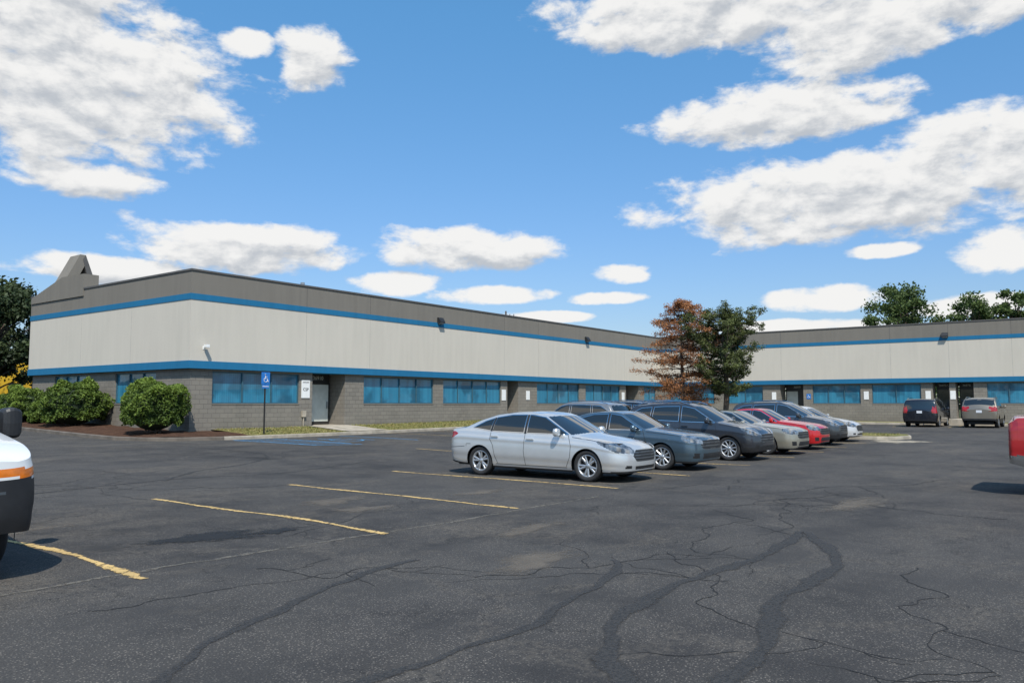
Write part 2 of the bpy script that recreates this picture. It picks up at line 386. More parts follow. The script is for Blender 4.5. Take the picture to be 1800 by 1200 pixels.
isl=[(37.3,8.0),(37.7,7.3),(38.8,7.0),(39.9,7.3),(40.3,8.0),(40.3,20),(39.9,20.8),(38.8,21.1),(37.7,20.8),(37.3,20),(37.3,8.0)]
kerb('kerb',isl,closed=True)
mesh_obj('island_grass',[(x,y,float(g(x,y))+.15) for x,y in isl[:-1]]+[(38.8,14,.34)],[(i,(i+1)%10,10) for i in range(10)],M_grass)
def lawnz(X,Y): return g(X,Y)*1.0+.13+.16*ss((Y-28.2)/3)
sheet('lawn',20.2,60.2,28.25,31.6,.35,lambda X,Y:lawnz(X,Y)+.02*np.sin(X*3.1)*np.sin(Y*4.3),M_grass)
sheet('side_walk_lawn',60.25,63.8,-40,31.7,.4,lambda X,Y:g(X,Y)+.13,M_grass)
def bedz(X,Y): return g(X,Y)+.10+.13*ss((X-15.9)/1.6)*ss((Y-28.3)/1.2)+.03*np.sin(X*5)*np.sin(Y*4)
def bedsheet():
    V=[];F=[];xs=np.linspace(0,1,14);ys=np.linspace(28.3,58,90)
    for y in ys:
        xl=15.95 if y>31.2 else np.interp(y,[28.3,28.8,29.8,31.2],[18.6,17.35,16.35,15.95])
        xr=20.2 if y<31.6 else 19.4
        for u in xs:
            x=xl+(xr-xl)*u; V.append((x,y,float(bedz(x,y))))
    for i in range(len(ys)-1):
        for j in range(13): F.append((i*14+j,i*14+j+1,(i+1)*14+j+1,(i+1)*14+j))
    mesh_obj('mulch_bed',V,F,M_mulch,smooth=True)
bedsheet()
def walk(name,x0,x1,y0,y1):
    V=[];F=[];n=8
    for i in range(n+1):
        y=y0+(y1-y0)*i/n
        for x in (x0,x1): V.append((x,y,max(float(lawnz(x,y))+.035,0)))
        if i: k=2*(i-1);F.append((k,k+1,k+3,k+2))
    mesh_obj(name,V,F,M_conc)
walk('concrete_walk',25.4,27.9,28.15,32.9); walk('concrete_walk',41.5,43.1,28.15,32.9); walk('concrete_walk',57.7,60.1,28.15,32.9)
for y0,y1 in [(18.8,20.8),(8.8,9.9),(7.3,8.4),(-1,0.3)]:
    mb=MB(); mb.box(60.1,65.0,y0,y1,.0,.60); mb.obj('concrete_walk',M_conc)

# ------------------------------------------------------------------ building
bld=empty('office_building')
YF=31.35; XL=19.15; XR=63.65
ZW0,ZW1=1.65,3.06; ZB=3.15
wl=MB(); fr=MB(); gl=MB(); dr=MB()
def seg_wall(lo,hi,openings,mk):
    cur=lo
    for a,b,t in openings:
        mk(cur,a,0,.3,-.3,ZB,wl,0)
        if t=='w':
            mk(a,b,0,.3,-.3,ZW0-.06,wl,0)
            mk(a,b,-.02,.3,ZW0-.06,ZW0,wl,0)
            mk(a,b,.0,.3,ZW1,ZB,wl,0)
            mk(a,b,.12,.16,ZW0,ZW1,gl,0)
            mk(a,b,.06,.115,ZW0,ZW0+.05,fr,0); mk(a,b,.06,.115,ZW1-.05,ZW1,fr,0)
            n=max(2,round((b-a)/1.35))
            for i in range(n+1):
                c=a+(b-a)*i/n; c=min(max(c,a+.03),b-.03)
                mk(c-.025,c+.025,.055,.118,ZW0+.05,ZW1-.05,fr,0)
        else:
            D=1.25
            mk(a-.3,a,.3,D,-.3,ZB,wl,0); mk(b,b+.3,.3,D,-.3,ZB,wl,0)
            w=b-a
            da=a+w*.38 if t=='d' else a+.12
            db=b-.1
            zf=.52
            mk(a,da,D-.2,D,-.3,ZB,dr,2 if t=='d' else 0)
            mk(da,db,D-.15,D,2.72,ZB,dr,2)
            mk(da,da+.07,D-.19,D-.12,zf,2.72,dr,0); mk(db-.07,db,D-.19,D-.12,zf,2.72,dr,0)
            mk(da+.07,db-.07,D-.19,D-.12,2.62,2.72,dr,0); mk(da+.07,db-.07,D-.19,D-.12,zf,zf+.22,dr,0)
            mk(da+.07,db-.07,D-.17,D-.14,zf+.22,2.62,dr,1 if t=='d' else 3)
            mk(db-.2,db-.16,D-.25,D-.19,1.4,1.75,dr,4)
            mk(a,b,-.3+.6,D,-.2,zf-.01,dr,5)
        cur=b
    mk(cur,hi,0,.3,-.3,ZB,wl,0)
def mkF(a,b,d0,d1,z0,z1,mb,m): mb.box(a,b,YF+d0,YF+d1,z0,z1,m)
def mkR(a,b,d0,d1,z0,z1,mb,m): mb.box(XR+d0,XR+d1,a,b,z0,z1,m)
def mkL(a,b,d0,d1,z0,z1,mb,m): mb.box(XL+d0,XL+d1,a,b,z0,z1,m)
seg_wall(XL,XR,[(20.2,24.9,'w'),(25.7,27.8,'d'),(29.1,34.55,'w'),(35.4,41.0,'w'),(41.7,42.9,'e'),(45.1,50.6,'w'),(51.5,56.8,'w'),(57.8,60.0,'d'),(61.0,63.2,'w')],mkF)
seg_wall(-35,YF,[(-30,-26.5,'w'),(-25.7,-22.2,'w'),(-20,-16.5,'w'),(-14,-12.6,'e'),(-11.5,-8,'w'),(-7,-3.5,'w'),(-2.6,-1.5,'e'),(-.9,.2,'e'),(2.6,6.5,'w'),(7.3,8.4,'e'),(8.8,9.85,'e'),(10.6,13.9,'w'),(14.7,18.2,'w'),(18.9,20.7,'d'),(22.1,25.0,'w'),(26.2,30.2,'w')],mkR)
seg_wall(YF+.3,46.2,[(34.1,37.7,'w'),(40.5,43.9,'w')],mkL)
wl.box(XL,80,46.2,46.5,-.3,ZB)
wl.obj('block_wall',M_block,bld); gl.obj('window_glazing',M_win,bld); fr.obj('window_frames',M_winframe,bld)
dr.obj('entrance_doors',[M_frame,M_doorlight,M_frame,M_doorglass,M_steel,M_conc],bld)
up=MB()
def L(mb,p,z0,z1,m):
    poly=[(XL-.2-p,YF-.2-p),(XR-.2-p,YF-.2-p),(XR-.2-p,-35-p),(80+p,-35-p),(80+p,46.6+p),(XL-.2-p,46.6+p)]
    mb.prism(poly,z0,z1,'z',m)
L(up,.0,3.48,6.10,0); L(up,.025,6.10,6.36,1); L(up,.0,6.36,7.34,2); L(up,.04,7.34,7.42,3); L(up,.03,3.15,3.48,1)
uo=up.obj('upper_walls',[M_stucco,M_blue,M_parapet,M_coping],bld)
jt=MB()
for x in [25.1,29.3,41.1,45.0,57.2,61.0]:
    jt.box(x,x+.022,YF-.204,YF-.1,3.48,6.1,0); jt.box(x,x+.022,YF-.204,YF-.1,6.36,7.34,1)
for y in [24.2,20.5,12.5,8.7,4.9,1.0,-3,-7]:
    jt.box(XR-.204,XR-.1,y,y+.022,3.48,6.1,0); jt.box(XR-.204,XR-.1,y,y+.022,6.36,7.34,1)
for y in [36,40.8]: jt.box(XL-.204,XL-.1,y,y+.022,3.48,6.1,0)
jt.obj('panel_joints',[M_joint,M_coping],bld)
gf=MB()
gf.prism([(40.7,7.0),(40.7,8.12),(43.0,8.15),(46.5,7.3),(46.5,7.0)],XL-.26,XL+.5,'x',0)
gf.prism([(20.2,7.0),(20.35,7.9),(21.45,10.15),(21.75,10.15),(21.75,9.6),(20.95,7.9),(20.9,7.0)],46.7,47.9,'y',0)
gf.prism([(21.6,9.9),(21.75,10.15),(22.75,7.6),(22.8,7.0),(22.3,7.0),(22.25,7.6)],46.68,47.88,'y',1)
gf.prism([(20.9,8.35),(22.2,8.75),(22.25,8.5),(20.8,8.1)],46.8,47.8,'y',1)
gf.obj('roof_gable_feature',[M_parapet,M_coping],bld)
def wallpack(x,y,z,ax):
    o=MB(); o.prism([(0,0),(.02,.36),(-.12,.36),(-.28,.12),(-.28,.02)],-.2,.2,'y',0); o.prism([(-.02,-.02),(-.27,0.0),(-.27,.02),(-.02,.0)],-.17,.17,'y',1)
    w=o.obj('wall_light',[M_black,M_lampglass]); w.location=(x,y,z); w.rotation_euler=(0,0,ax); return w
wallpack(34.8,YF-.2,6.30,R(90)); wallpack(51.3,YF-.2,6.28,R(90)); wallpack(XR-.2,8.9,6.3,0); wallpack(XR-.2,-14,6.3,0)
o=MB(); o.box(-.06,.06,-.02,.02,-.08,.08); o.tube([(0,0,0),(0,-.12,.0)],.025); o.box(-.07,.07,-.34,-.10,.0,.13)
w=o.obj('security_camera',M_white,bevel=.01); w.location=(19.62,YF-.2,4.05)
def text(body,size,loc,rot,mat,parent,name='lettering',align='CENTER',ext=.004):
    c=bpy.data.curves.new(name,'FONT'); c.body=body; c.size=size; c.align_x=align; c.align_y='CENTER'; c.extrude=ext
    c.materials.append(mat); ob=bpy.data.objects.new(name,c); ob.location=loc; ob.rotation_euler=rot; return link(ob,parent)
F_=(R(90),0,0); W_=(R(90),0,R(-90))
text('36910',.27,(26.95,YF+.03+1.05,2.94),F_,M_doorlight,bld,'house_number')
text('36902',.22,(42.35,YF+1.05,2.94),F_,M_doorlight,bld,'house_number')
text('36898',.22,(XR+1.05,19.7,2.94),W_,M_doorlight,bld,'house_number')
text('36878A',.2,(XR+1.05,9.3,2.94),W_,M_doorlight,bld,'house_number')
text('36878',.2,(XR+1.05,7.85,2.94),W_,M_doorlight,bld,'house_number')
def tenant(x,y,w,h,z,face):
    e=empty('tenant_sign',(x,y,z),0 if face=='F' else R(-90))
    b=MB(); b.box(-w/2,w/2,-.03,0,-h/2,h/2); b.obj('panel',M_white,e)
    return e
e=tenant(25.28,YF,.50,.86,2.35,'F')
text('SUITE 36910',.07,(0,-.035,.33),F_,M_text,e); text('CSP',.2,(0,-.035,-.02),F_,M_text,e)
for x in (41.3,57.3): tenant(x,YF,.42,.7,2.2,'F')
tenant(44.0,YF,.4,.6,2.2,'F')
for y in (21.2,14.3,10.15,8.58): tenant(XR,y,.34,.6,2.25,'R')
def apost(x,y):
    z=float(g(x,y))+.12; e=empty('accessible_parking_sign',(x,y,z))
    b=MB(); b.box(-.03,.03,-.02,.02,-.2,2.65,0)
    b.box(-.21,.21,-.045,-.025,2.15,2.66,1); b.box(-.17,.17,-.045,-.025,1.97,2.13,1)
    b.obj('post_and_plate',[M_frame,M_signblue],e)
    s=MB(); yy=-.055
    s.tube([(-.03,yy,2.56),(-.03,yy,2.575)],.035,10); s.tube([(-.03,yy,2.52),(-.02,yy,2.38),(.07,yy,2.38),(.11,yy,2.26),(.14,yy,2.26)],.014,6)
    s.tube([(-.03,yy,2.46),(.06,yy,2.46)],.012,6)
    s.tube([(-.01+.09*math.cos(t),yy,2.33+.09*math.sin(t)) for t in np.linspace(2.2,6.2,12)],.012,6)
    s.obj('pictogram',M_white,e)
    text('PARKING',.075,(0,-.05,2.05),F_,M_white,e)
apost(21.0,28.7)
b=MB(); b.box(-.16,.16,-.02,0,-.2,.2,0); e=empty('accessible_sign',(XR,18.5,2.2),R(-90)); b.obj('plate',M_signblue,e)
s=MB(); s.tube([(-.03,-.03,.12),(-.02,-.03,0),(.05,-.03,0),(.08,-.03,-.1)],.014,6); s.tube([(-.01+.07*math.cos(t),-.03,-.04+.07*math.sin(t)) for t in np.linspace(2.2,6.2,10)],.011,6); s.obj('pictogram',M_white,e)
b=MB(); b.box(0,.22,-.12,0,0,.3); b.tube([(.1,-.06,-.6),(.1,-.06,0)],.03); w=b.obj('utility_box',M_conc,bevel=.01); w.location=(25.05,YF,1.0)
b=MB(); b.box(0,1.3,0,1.1,7.42,8.25); b.box(-.1,1.4,-.1,1.2,8.25,8.35); b.tube([(.3,.4,8.3),(.3,.4,8.7)],.12); w=b.obj('rooftop_unit',M_steel); w.location=(29.5,37,0)
b=MB(); b.tube([(0,0,7.4),(0,0,8.3)],.1); b.box(.5,1.6,.2,1.0,7.42,8.1); w=b.obj('rooftop_vent',M_steel); w.location=(49,36,0)
b=MB(); b.tube([(0,0,0),(0,0,15.6)],[.2,.12]); b.box(-1.3,1.3,-.06,.06,14.7,14.85); b.box(-1.3,1.3,-.06,.06,13.8,13.95)
for x in (-1.2,-.6,.6,1.2): b.tube([(x,0,14.85),(x,0,15.15)],.06)
w=b.obj('utility_pole',M_bark); w.location=(95.8,72.3,0); w.rotation_euler=(0,0,R(-50))
b=MB(); b.box(0,9,0,8,-.1,5.4,0); b.box(-.05,9.05,-.05,8.05,5.4,5.6,1)
for i in range(5): b.box(.8+1.6*i,1.8+1.6*i,-.04,0,1.2,3.2,1)
w=b.obj('yellow_building',[M_yellow,M_frame]); w.location=(21.5,66,0)

# ------------------------------------------------------------------ foliage
def leaves(name,C,mat,size,parent=None,var=None,aspect=.6,up=0.3):
    C=np.asarray(C);n=len(C)
    d=rng.normal(size=(n,3)); d/=np.linalg.norm(d,axis=1)[:,None]
    r=rng.normal(size=(n,3)); r[:,2]+=up; e=np.cross(d,r); e/=np.linalg.norm(e,axis=1)[:,None]+1e-9
    s=size*(.6+.8*rng.random(n))[:,None]
    V=np.stack([C-d*s, C+e*s*aspect, C+d*s, C-e*s*aspect],1).reshape(-1,3)
    me=bpy.data.meshes.new(name); me.vertices.add(4*n); me.vertices.foreach_set('co',V.astype(np.float32).ravel())
    me.loops.add(4*n); me.loops.foreach_set('vertex_index',np.arange(4*n,dtype=np.int32))
    me.polygons.add(n); me.polygons.foreach_set('loop_start',np.arange(0,4*n,4,dtype=np.int32)); me.polygons.foreach_set('loop_total',np.full(n,4,dtype=np.int32))
    me.update(calc_edges=True); me.validate()
    a=me.attributes.new('var','FLOAT','FACE'); v=rng.random(n) if var is None else np.clip(var+rng.normal(0,.18,n),0,1)
    a.data.foreach_set('value',v.astype(np.float32)); me.materials.append(mat)
    return link(bpy.data.objects.new(name,me),parent)
M_bush=mat_leaf('bush_leaf',(.022,.05,.010),(.17,.24,.04),.3)
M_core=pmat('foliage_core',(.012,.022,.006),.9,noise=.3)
def bush(x,y,rx,ry,h,z0,seed):
    r=np.random.default_rng(seed)
    e=empty('round_bush',(x,y,z0))
    n=15000
    d=r.normal(size=(n,3)); d/=np.linalg.norm(d,axis=1)[:,None]
    d[:,2]=np.where(d[:,2]<-.55,-d[:,2],d[:,2])
    ph=r.random((6,3))*6
    lump=sum(.055*np.sin(d@np.array(r.normal(size=3)*4.5)+ph[i,0]) for i in range(6))
    lump+=sum(.03*np.sin(d@np.array(r.normal(size=3)*11)+ph[i,1]) for i in range(6))
    rad=(1+lump)*(1-.22*r.random(n)**2.2)
    spr=r.random(n)<.04; rad=np.where(spr,rad+.07*r.random(n),rad)
    P=d*rad[:,None]*np.array([rx,ry,h/2])+np.array([0,0,h/2])
    P[:,2]=np.maximum(P[:,2],.03)
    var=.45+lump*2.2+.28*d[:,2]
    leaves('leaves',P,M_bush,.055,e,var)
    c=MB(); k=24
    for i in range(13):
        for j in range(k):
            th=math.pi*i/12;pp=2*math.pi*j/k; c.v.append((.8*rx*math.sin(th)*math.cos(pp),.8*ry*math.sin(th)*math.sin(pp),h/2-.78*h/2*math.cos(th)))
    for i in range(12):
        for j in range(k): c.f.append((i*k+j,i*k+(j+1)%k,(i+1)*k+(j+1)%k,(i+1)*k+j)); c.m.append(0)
    c.obj('inner_core',M_core,e,True)  # solid dark green ellipsoid that fills the inside of the leaf shell
    s=MB()
    for i in range(7):
        a=i*.9; s.tube([(0.1*math.cos(a),.1*math.sin(a),-.1),(.5*rx*math.cos(a),.5*ry*math.sin(a),.4*h)],[.04,.02],6)
    s.obj('stems',M_bark,e)
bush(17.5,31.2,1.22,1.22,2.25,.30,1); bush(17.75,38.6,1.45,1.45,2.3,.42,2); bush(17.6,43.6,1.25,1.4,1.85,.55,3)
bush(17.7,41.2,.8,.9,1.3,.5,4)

M_needle=mat_leaf('pine_needles',(.020,.033,.011),(.125,.145,.042),.15)
M_dead=mat_leaf('dead_needles',(.17,.065,.025),(.52,.24,.10),.28)
def pine(x,y,h,seed):
    r=np.random.default_rng(seed); z0=float(g(x,y))+.12; e=empty('pine_tree',(x,y,z0))
    t=MB(); bend=[(.12*math.sin(k*1.1),.1*math.cos(k*.9)-.1,h*.93*k/8) for k in range(9)]
    t.tube(bend,[.17-.014*k for k in range(9)],10)
    P=[];Vv=[]
    zc=h*.30
    while zc<h*.95:
        f=(zc/h-.30)/.66
        prof=np.interp(f,[0,.18,.4,.65,.85,1],[1.0,1.75,2.05,1.9,1.6,.95])
        nb=7 if f<.85 else 5; a0=r.random()*6
        for b in range(nb):
            if r.random()<.12: continue
            a=a0+b*2*math.pi/nb+r.normal(0,.3); Lb=prof*r.uniform(.5,1.12)
            bx=np.interp(zc,[p[2] for p in bend],[p[0] for p in bend]); by=np.interp(zc,[p[2] for p in bend],[p[1] for p in bend])
            rise=r.uniform(.1,.6)*Lb*(1 if f<.8 else .5)
            pts=[(bx+math.cos(a)*Lb*s,by+math.sin(a)*Lb*s,zc+rise*s*s-.06*math.sin(3*s)) for s in (0,.35,.7,1)]
            t.tube(pts,[.05,.035,.022,.01],5)
            for s in np.linspace(.4,1.0,4):
                for q in range(2):
                    c=np.array([bx+math.cos(a)*Lb*s,by+math.sin(a)*Lb*s,zc+rise*s*s])+r.normal(0,.16,3)*np.array([1,1,.6])
                    rr=r.uniform(.15,.28); m=72
                    dd=r.normal(size=(m,3)); dd/=np.linalg.norm(dd,axis=1)[:,None]; dd[:,2]=dd[:,2]*.75+.2
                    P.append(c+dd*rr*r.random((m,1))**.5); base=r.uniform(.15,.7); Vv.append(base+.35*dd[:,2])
        zc+=r.uniform(.28,.42)
    t.obj('trunk_and_limbs',M_bark,e,True)
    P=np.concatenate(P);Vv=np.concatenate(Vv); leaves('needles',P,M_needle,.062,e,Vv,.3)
pine(38.95,15.55,6.6,11)
def deadtree(x,y,h,seed):
    r=np.random.default_rng(seed); z0=float(g(x,y))+.12; e=empty('dead_spruce_tree',(x,y,z0))
    t=MB(); t.tube([(0,0,-.1),(.05,0,h*.3),(-.03,.04,h*.6),(0,0,h*.98)],[.13,.10,.06,.015],9)
    P=[];Vv=[]; zc=h*.22
    while zc<h*.98:
        f=(zc/h-.22)/.76
        prof=np.interp(f,[0,.15,.35,.6,.85,1],[1.9,2.35,2.35,2.1,1.5,.5])
        for b in range(4):
            a=r.random()*6.28; Lb=prof*r.uniform(.45,1.12); dr_=r.uniform(-.1,.5)*Lb
            pf=lambda s:np.array([math.cos(a)*Lb*s,math.sin(a)*Lb*s,zc+dr_*s-.18*Lb*s*s])
            t.tube([pf(0),pf(.5),pf(1)],[.026,.017,.007],4)
            for s in np.linspace(.22,1,8):
                for q in range(2):
                    side=r.normal(0,.2*Lb*(1.1-s)+.06); c=pf(s)+np.array([-math.sin(a)*side,math.cos(a)*side,-.06*abs(side)])
                    t.tube([pf(s*.93),c],[.008,.004],3)
                    if r.random()<.8:
                        m=int(r.uniform(14,36)); P.append(c+r.normal(0,.10,(m,3))*np.array([1,1,.75])-np.array([0,0,.02])); Vv.append(np.full(m,r.uniform(.15,.85)))
        zc+=r.uniform(.17,.27)
    t.obj('trunk_and_limbs',M_bark,e); P=np.concatenate(P);Vv=np.concatenate(Vv); leaves('dead_needles',P,M_dead,.052,e,Vv,.34)
deadtree(38.9,17.75,6.9,5)

M_dec=mat_leaf('tree_leaf',(.035,.065,.018),(.15,.20,.06),.35)
M_decd=mat_leaf('dark_tree_leaf',(.014,.028,.009),(.07,.095,.035),.2)  # darker green leaf colour for the trees at far left
def deciduous(name,x,y,h,w,seed,n=12000,size=.14,zb=.3,mat=None,K=55):
    r=np.random.default_rng(seed); e=empty(name,(x,y,0))
    t=MB(); t.tube([(0,0,-.2),(.1,.1,h*.3),(0,0,h*.6),(.1,0,h*.85)],[.3,.24,.15,.05],8)
    cl=[]
    for i in range(K):
        f=r.random()**.85; zz=h*(zb+(.95-zb)*f); pr=w*np.interp(f,[0,.3,.6,.85,1],[.7,1,1,.75,.35])
        a=r.random()*6.28; q=r.random()**.5*pr
        cl.append((q*math.cos(a),q*math.sin(a),zz,r.uniform(.16,.32)*w))
        t.tube([(0,0,zz*.65),(q*math.cos(a)*.5,q*math.sin(a)*.5,zz*.85),(q*math.cos(a),q*math.sin(a),zz)],[.08,.05,.02],5)
    t.obj('trunk_and_limbs',M_bark,e)
    P=[];Vv=[]; m=n//K
    for cx,cy,cz,rr in cl:
        dd=r.normal(size=(m,3)); dd/=np.linalg.norm(dd,axis=1)[:,None]
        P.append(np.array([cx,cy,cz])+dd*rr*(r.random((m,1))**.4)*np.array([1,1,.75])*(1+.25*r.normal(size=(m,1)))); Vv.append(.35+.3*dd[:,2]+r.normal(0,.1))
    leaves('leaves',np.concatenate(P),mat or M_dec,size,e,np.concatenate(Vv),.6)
deciduous('broadleaf_tree',87.5,15.9,13.7,4.3,21,14000)
deciduous('broadleaf_tree',90.0,10.0,13.0,3.2,22,10000); deciduous('broadleaf_tree',91,6.6,13.1,2.4,23,7000); deciduous('broadleaf_tree',92,3.6,12.3,1.6,27,4000)
deciduous('broadleaf_tree',90,-.2,13.3,2.4,24,7000); deciduous('broadleaf_tree',92,-6,13.8,3.6,25)
deciduous('broadleaf_tree',21.8,59.8,9.8,3.4,33,24000,.12,.33,M_decd); deciduous('broadleaf_tree',17.6,58,9.3,3.2,35,16000,.12,.2,M_decd)
deciduous('broadleaf_tree',29.5,79.5,13.0,4.6,31,10000,.2,.1,M_decd); deciduous('broadleaf_tree',24.5,82,12.5,5,32,10000,.2,.08,M_decd)
deciduous('broadleaf_tree',14,76,13,5,34,10000,.2,.08,M_decd)
P=[];Vv=[]
for i in range(420):
    a=i/420*2*math.pi; d=rng.uniform(230,290); hh=rng.uniform(5,10); m=70
    c=np.array([30+d*math.cos(a),10+d*math.sin(a),hh*.5]); P.append(c+rng.normal(size=(m,3))*np.array([3.2,3.2,hh*.27])); Vv.append(rng.uniform(.1,.6,1)+rng.normal(0,.1,m))
leaves('distant_tree_line',np.concatenate(P),M_dec,1.1,None,np.concatenate(Vv),.7)
M_blade=mat_leaf('grass_blades',(.10,.13,.025),(.36,.30,.12),.2)
n=16000
gx=rng.uniform(20.3,60,n); gy=rng.uniform(28.32,31.3,n)
keep=~(((gx>25.3)&(gx<28))|((gx>41.4)&(gx<43.2))|((gx>57.6)&(gx<60.2))); gx=gx[keep];gy=gy[keep]
ix=rng.uniform(37.5,40.1,3000); iy=rng.uniform(7.6,20.6,3000)
C=np.concatenate([np.stack([gx,gy,lawnz(gx,gy)+.03],1),np.stack([ix,iy,g(ix,iy)+.17],1)])
leaves('grass_tufts',C,M_blade,.06,None,None,.2,-2)

# ------------------------------------------------------------------ vehicles
M_glass=pmat('car_glass',(.012,.015,.016),.03,coat=.6,spec=.8)
M_chrome=pmat('chrome',(.6,.61,.62),.12,1.0)
M_gbar=pmat('grille_bar',(.22,.23,.24),.3,.9)
M_head=pmat('headlamp',(.20,.21,.22),.10,.5,coat=1,noise=.9,nscale=7)
M_tail=pmat('tail_lamp',(.30,.008,.008),.2,coat=1,noise=.2)
M_amber=pmat('amber_lamp',(.60,.15,.01),.2,coat=1,noise=.3,nscale=8)
M_tyre=pmat('tyre_rubber',(.022,.022,.023),.8,noise=.2,nscale=12)
M_rim=pmat('alloy_rim',(.50,.51,.52),.3,.75,noise=.1)
M_seamk=pmat('shut_line',(.012,.012,.012),.8)
M_plate=pmat('licence_plate',(.6,.62,.66),.5,noise=.1,nscale=30)
def paint(name,col,metal=.55,rough=.32): return pmat(name,col,rough,metal,coat=1,noise=.03,nscale=3)

def prof(pts,sig=.035):
    pts=sorted(pts); px=[p[0] for p in pts]; pz=[p[1] for p in pts]
    xd=np.arange(px[0]-.3,px[-1]+.3,.01); v=np.interp(xd,px,pz)
    if sig>0:
        k=np.exp(-.5*(np.arange(-15,16)*.01/sig)**2); k/=k.sum(); v=np.convolve(np.pad(v,15,mode='edge'),k,'valid')
    return lambda x:np.interp(x,xd,v)
def inpoly(x,z,poly):
    r=np.zeros(x.shape,bool); n=len(poly)
    for i in range(n):
        x1,z1=poly[i];x2,z2=poly[(i+1)%n]
        if z1==z2: continue
        c=((z1>z)!=(z2>z))&(x<(x2-x1)*(z-z1)/(z2-z1)+x1); r^=c
    return r
def nearest(x,z,poly):
    best=np.full(x.shape,1e9);bx=x.copy();bz=z.copy();n=len(poly)
    for i in range(n):
        x1,z1=poly[i];x2,z2=poly[(i+1)%n];dx=x2-x1;dz=z2-z1;l2=dx*dx+dz*dz+1e-12
        t=np.clip(((x-x1)*dx+(z-z1)*dz)/l2,0,1);qx=x1+t*dx;qz=z1+t*dz;d=np.hypot(x-qx,z-qz)
        m=d<best;best=np.where(m,d,best);bx=np.where(m,qx,bx);bz=np.where(m,qz,bz)
    return best,bx,bz
_wheel={}
def wheel_mesh(r,w,style):
    key=(r,w,style)
    if key in _wheel: return _wheel[key]
    b=MB(); rr=r*(.70 if style!='steel' else .62); h=w/2
    b.lathe([(rr,-h*.75),(rr+.02,-h*.95),(r*.9,-h),(r*.97,-h*.85),(r,-h*.6),(r,h*.6),(r*.97,h*.85),(r*.9,h),(rr+.02,h*.95),(rr,h*.75),(rr-.02,h*.7)],40,0)
    b.lathe([(rr+.004,-h*.80),(rr-.012,-h*.86),(rr-.03,-h*.7),(rr-.035,h*.6)],40,1)
    b.lathe([(rr-.03,-h*.1),(.0,-h*.1)],40,2)
    b.lathe([(rr*.26,-h*.5),(rr*.22,-h*.68),(0,-h*.7)],20,1)
    ns={'five':5,'ten':10,'seven':7,'steel':16}[style]
    for i in range(ns):
        for sgn in ((-1,1) if style=='five' else (0,)):
            a=2*math.pi*i/ns+.3+sgn*.20
            a0=2*math.pi*i/ns+.3+sgn*.10
            wd=.022 if style=='five' else {'ten':.02,'seven':.035,'steel':.022}[style]
            c0=np.array([math.cos(a0),math.sin(a0)])*rr*.2;c1=np.array([math.cos(a),math.sin(a)])*(rr-.015)
            d=(c1-c0)/np.linalg.norm(c1-c0);nn=np.array([-d[1],d[0]])
            n=len(b.v)
            for (c,yy,ww) in ((c0,-h*.66,wd*1.15),(c1,-h*.78,wd)):
                for s_,dy in ((-1,0),(1,0),(1,.045),(-1,.045)):
                    q=c+nn*ww*s_; b.v.append((q[0],yy+dy,q[1]))
            for k in range(4): b.f.append((n+k,n+(k+1)%4,n+4+(k+1)%4,n+4+k)); b.m.append(1)
    me=b.obj('tmp',[M_tyre,M_rim,M_seamk],None,True)
    m=me.data; m.name='wheel'; bpy.data.objects.remove(me)
    _wheel[key]=m; return m
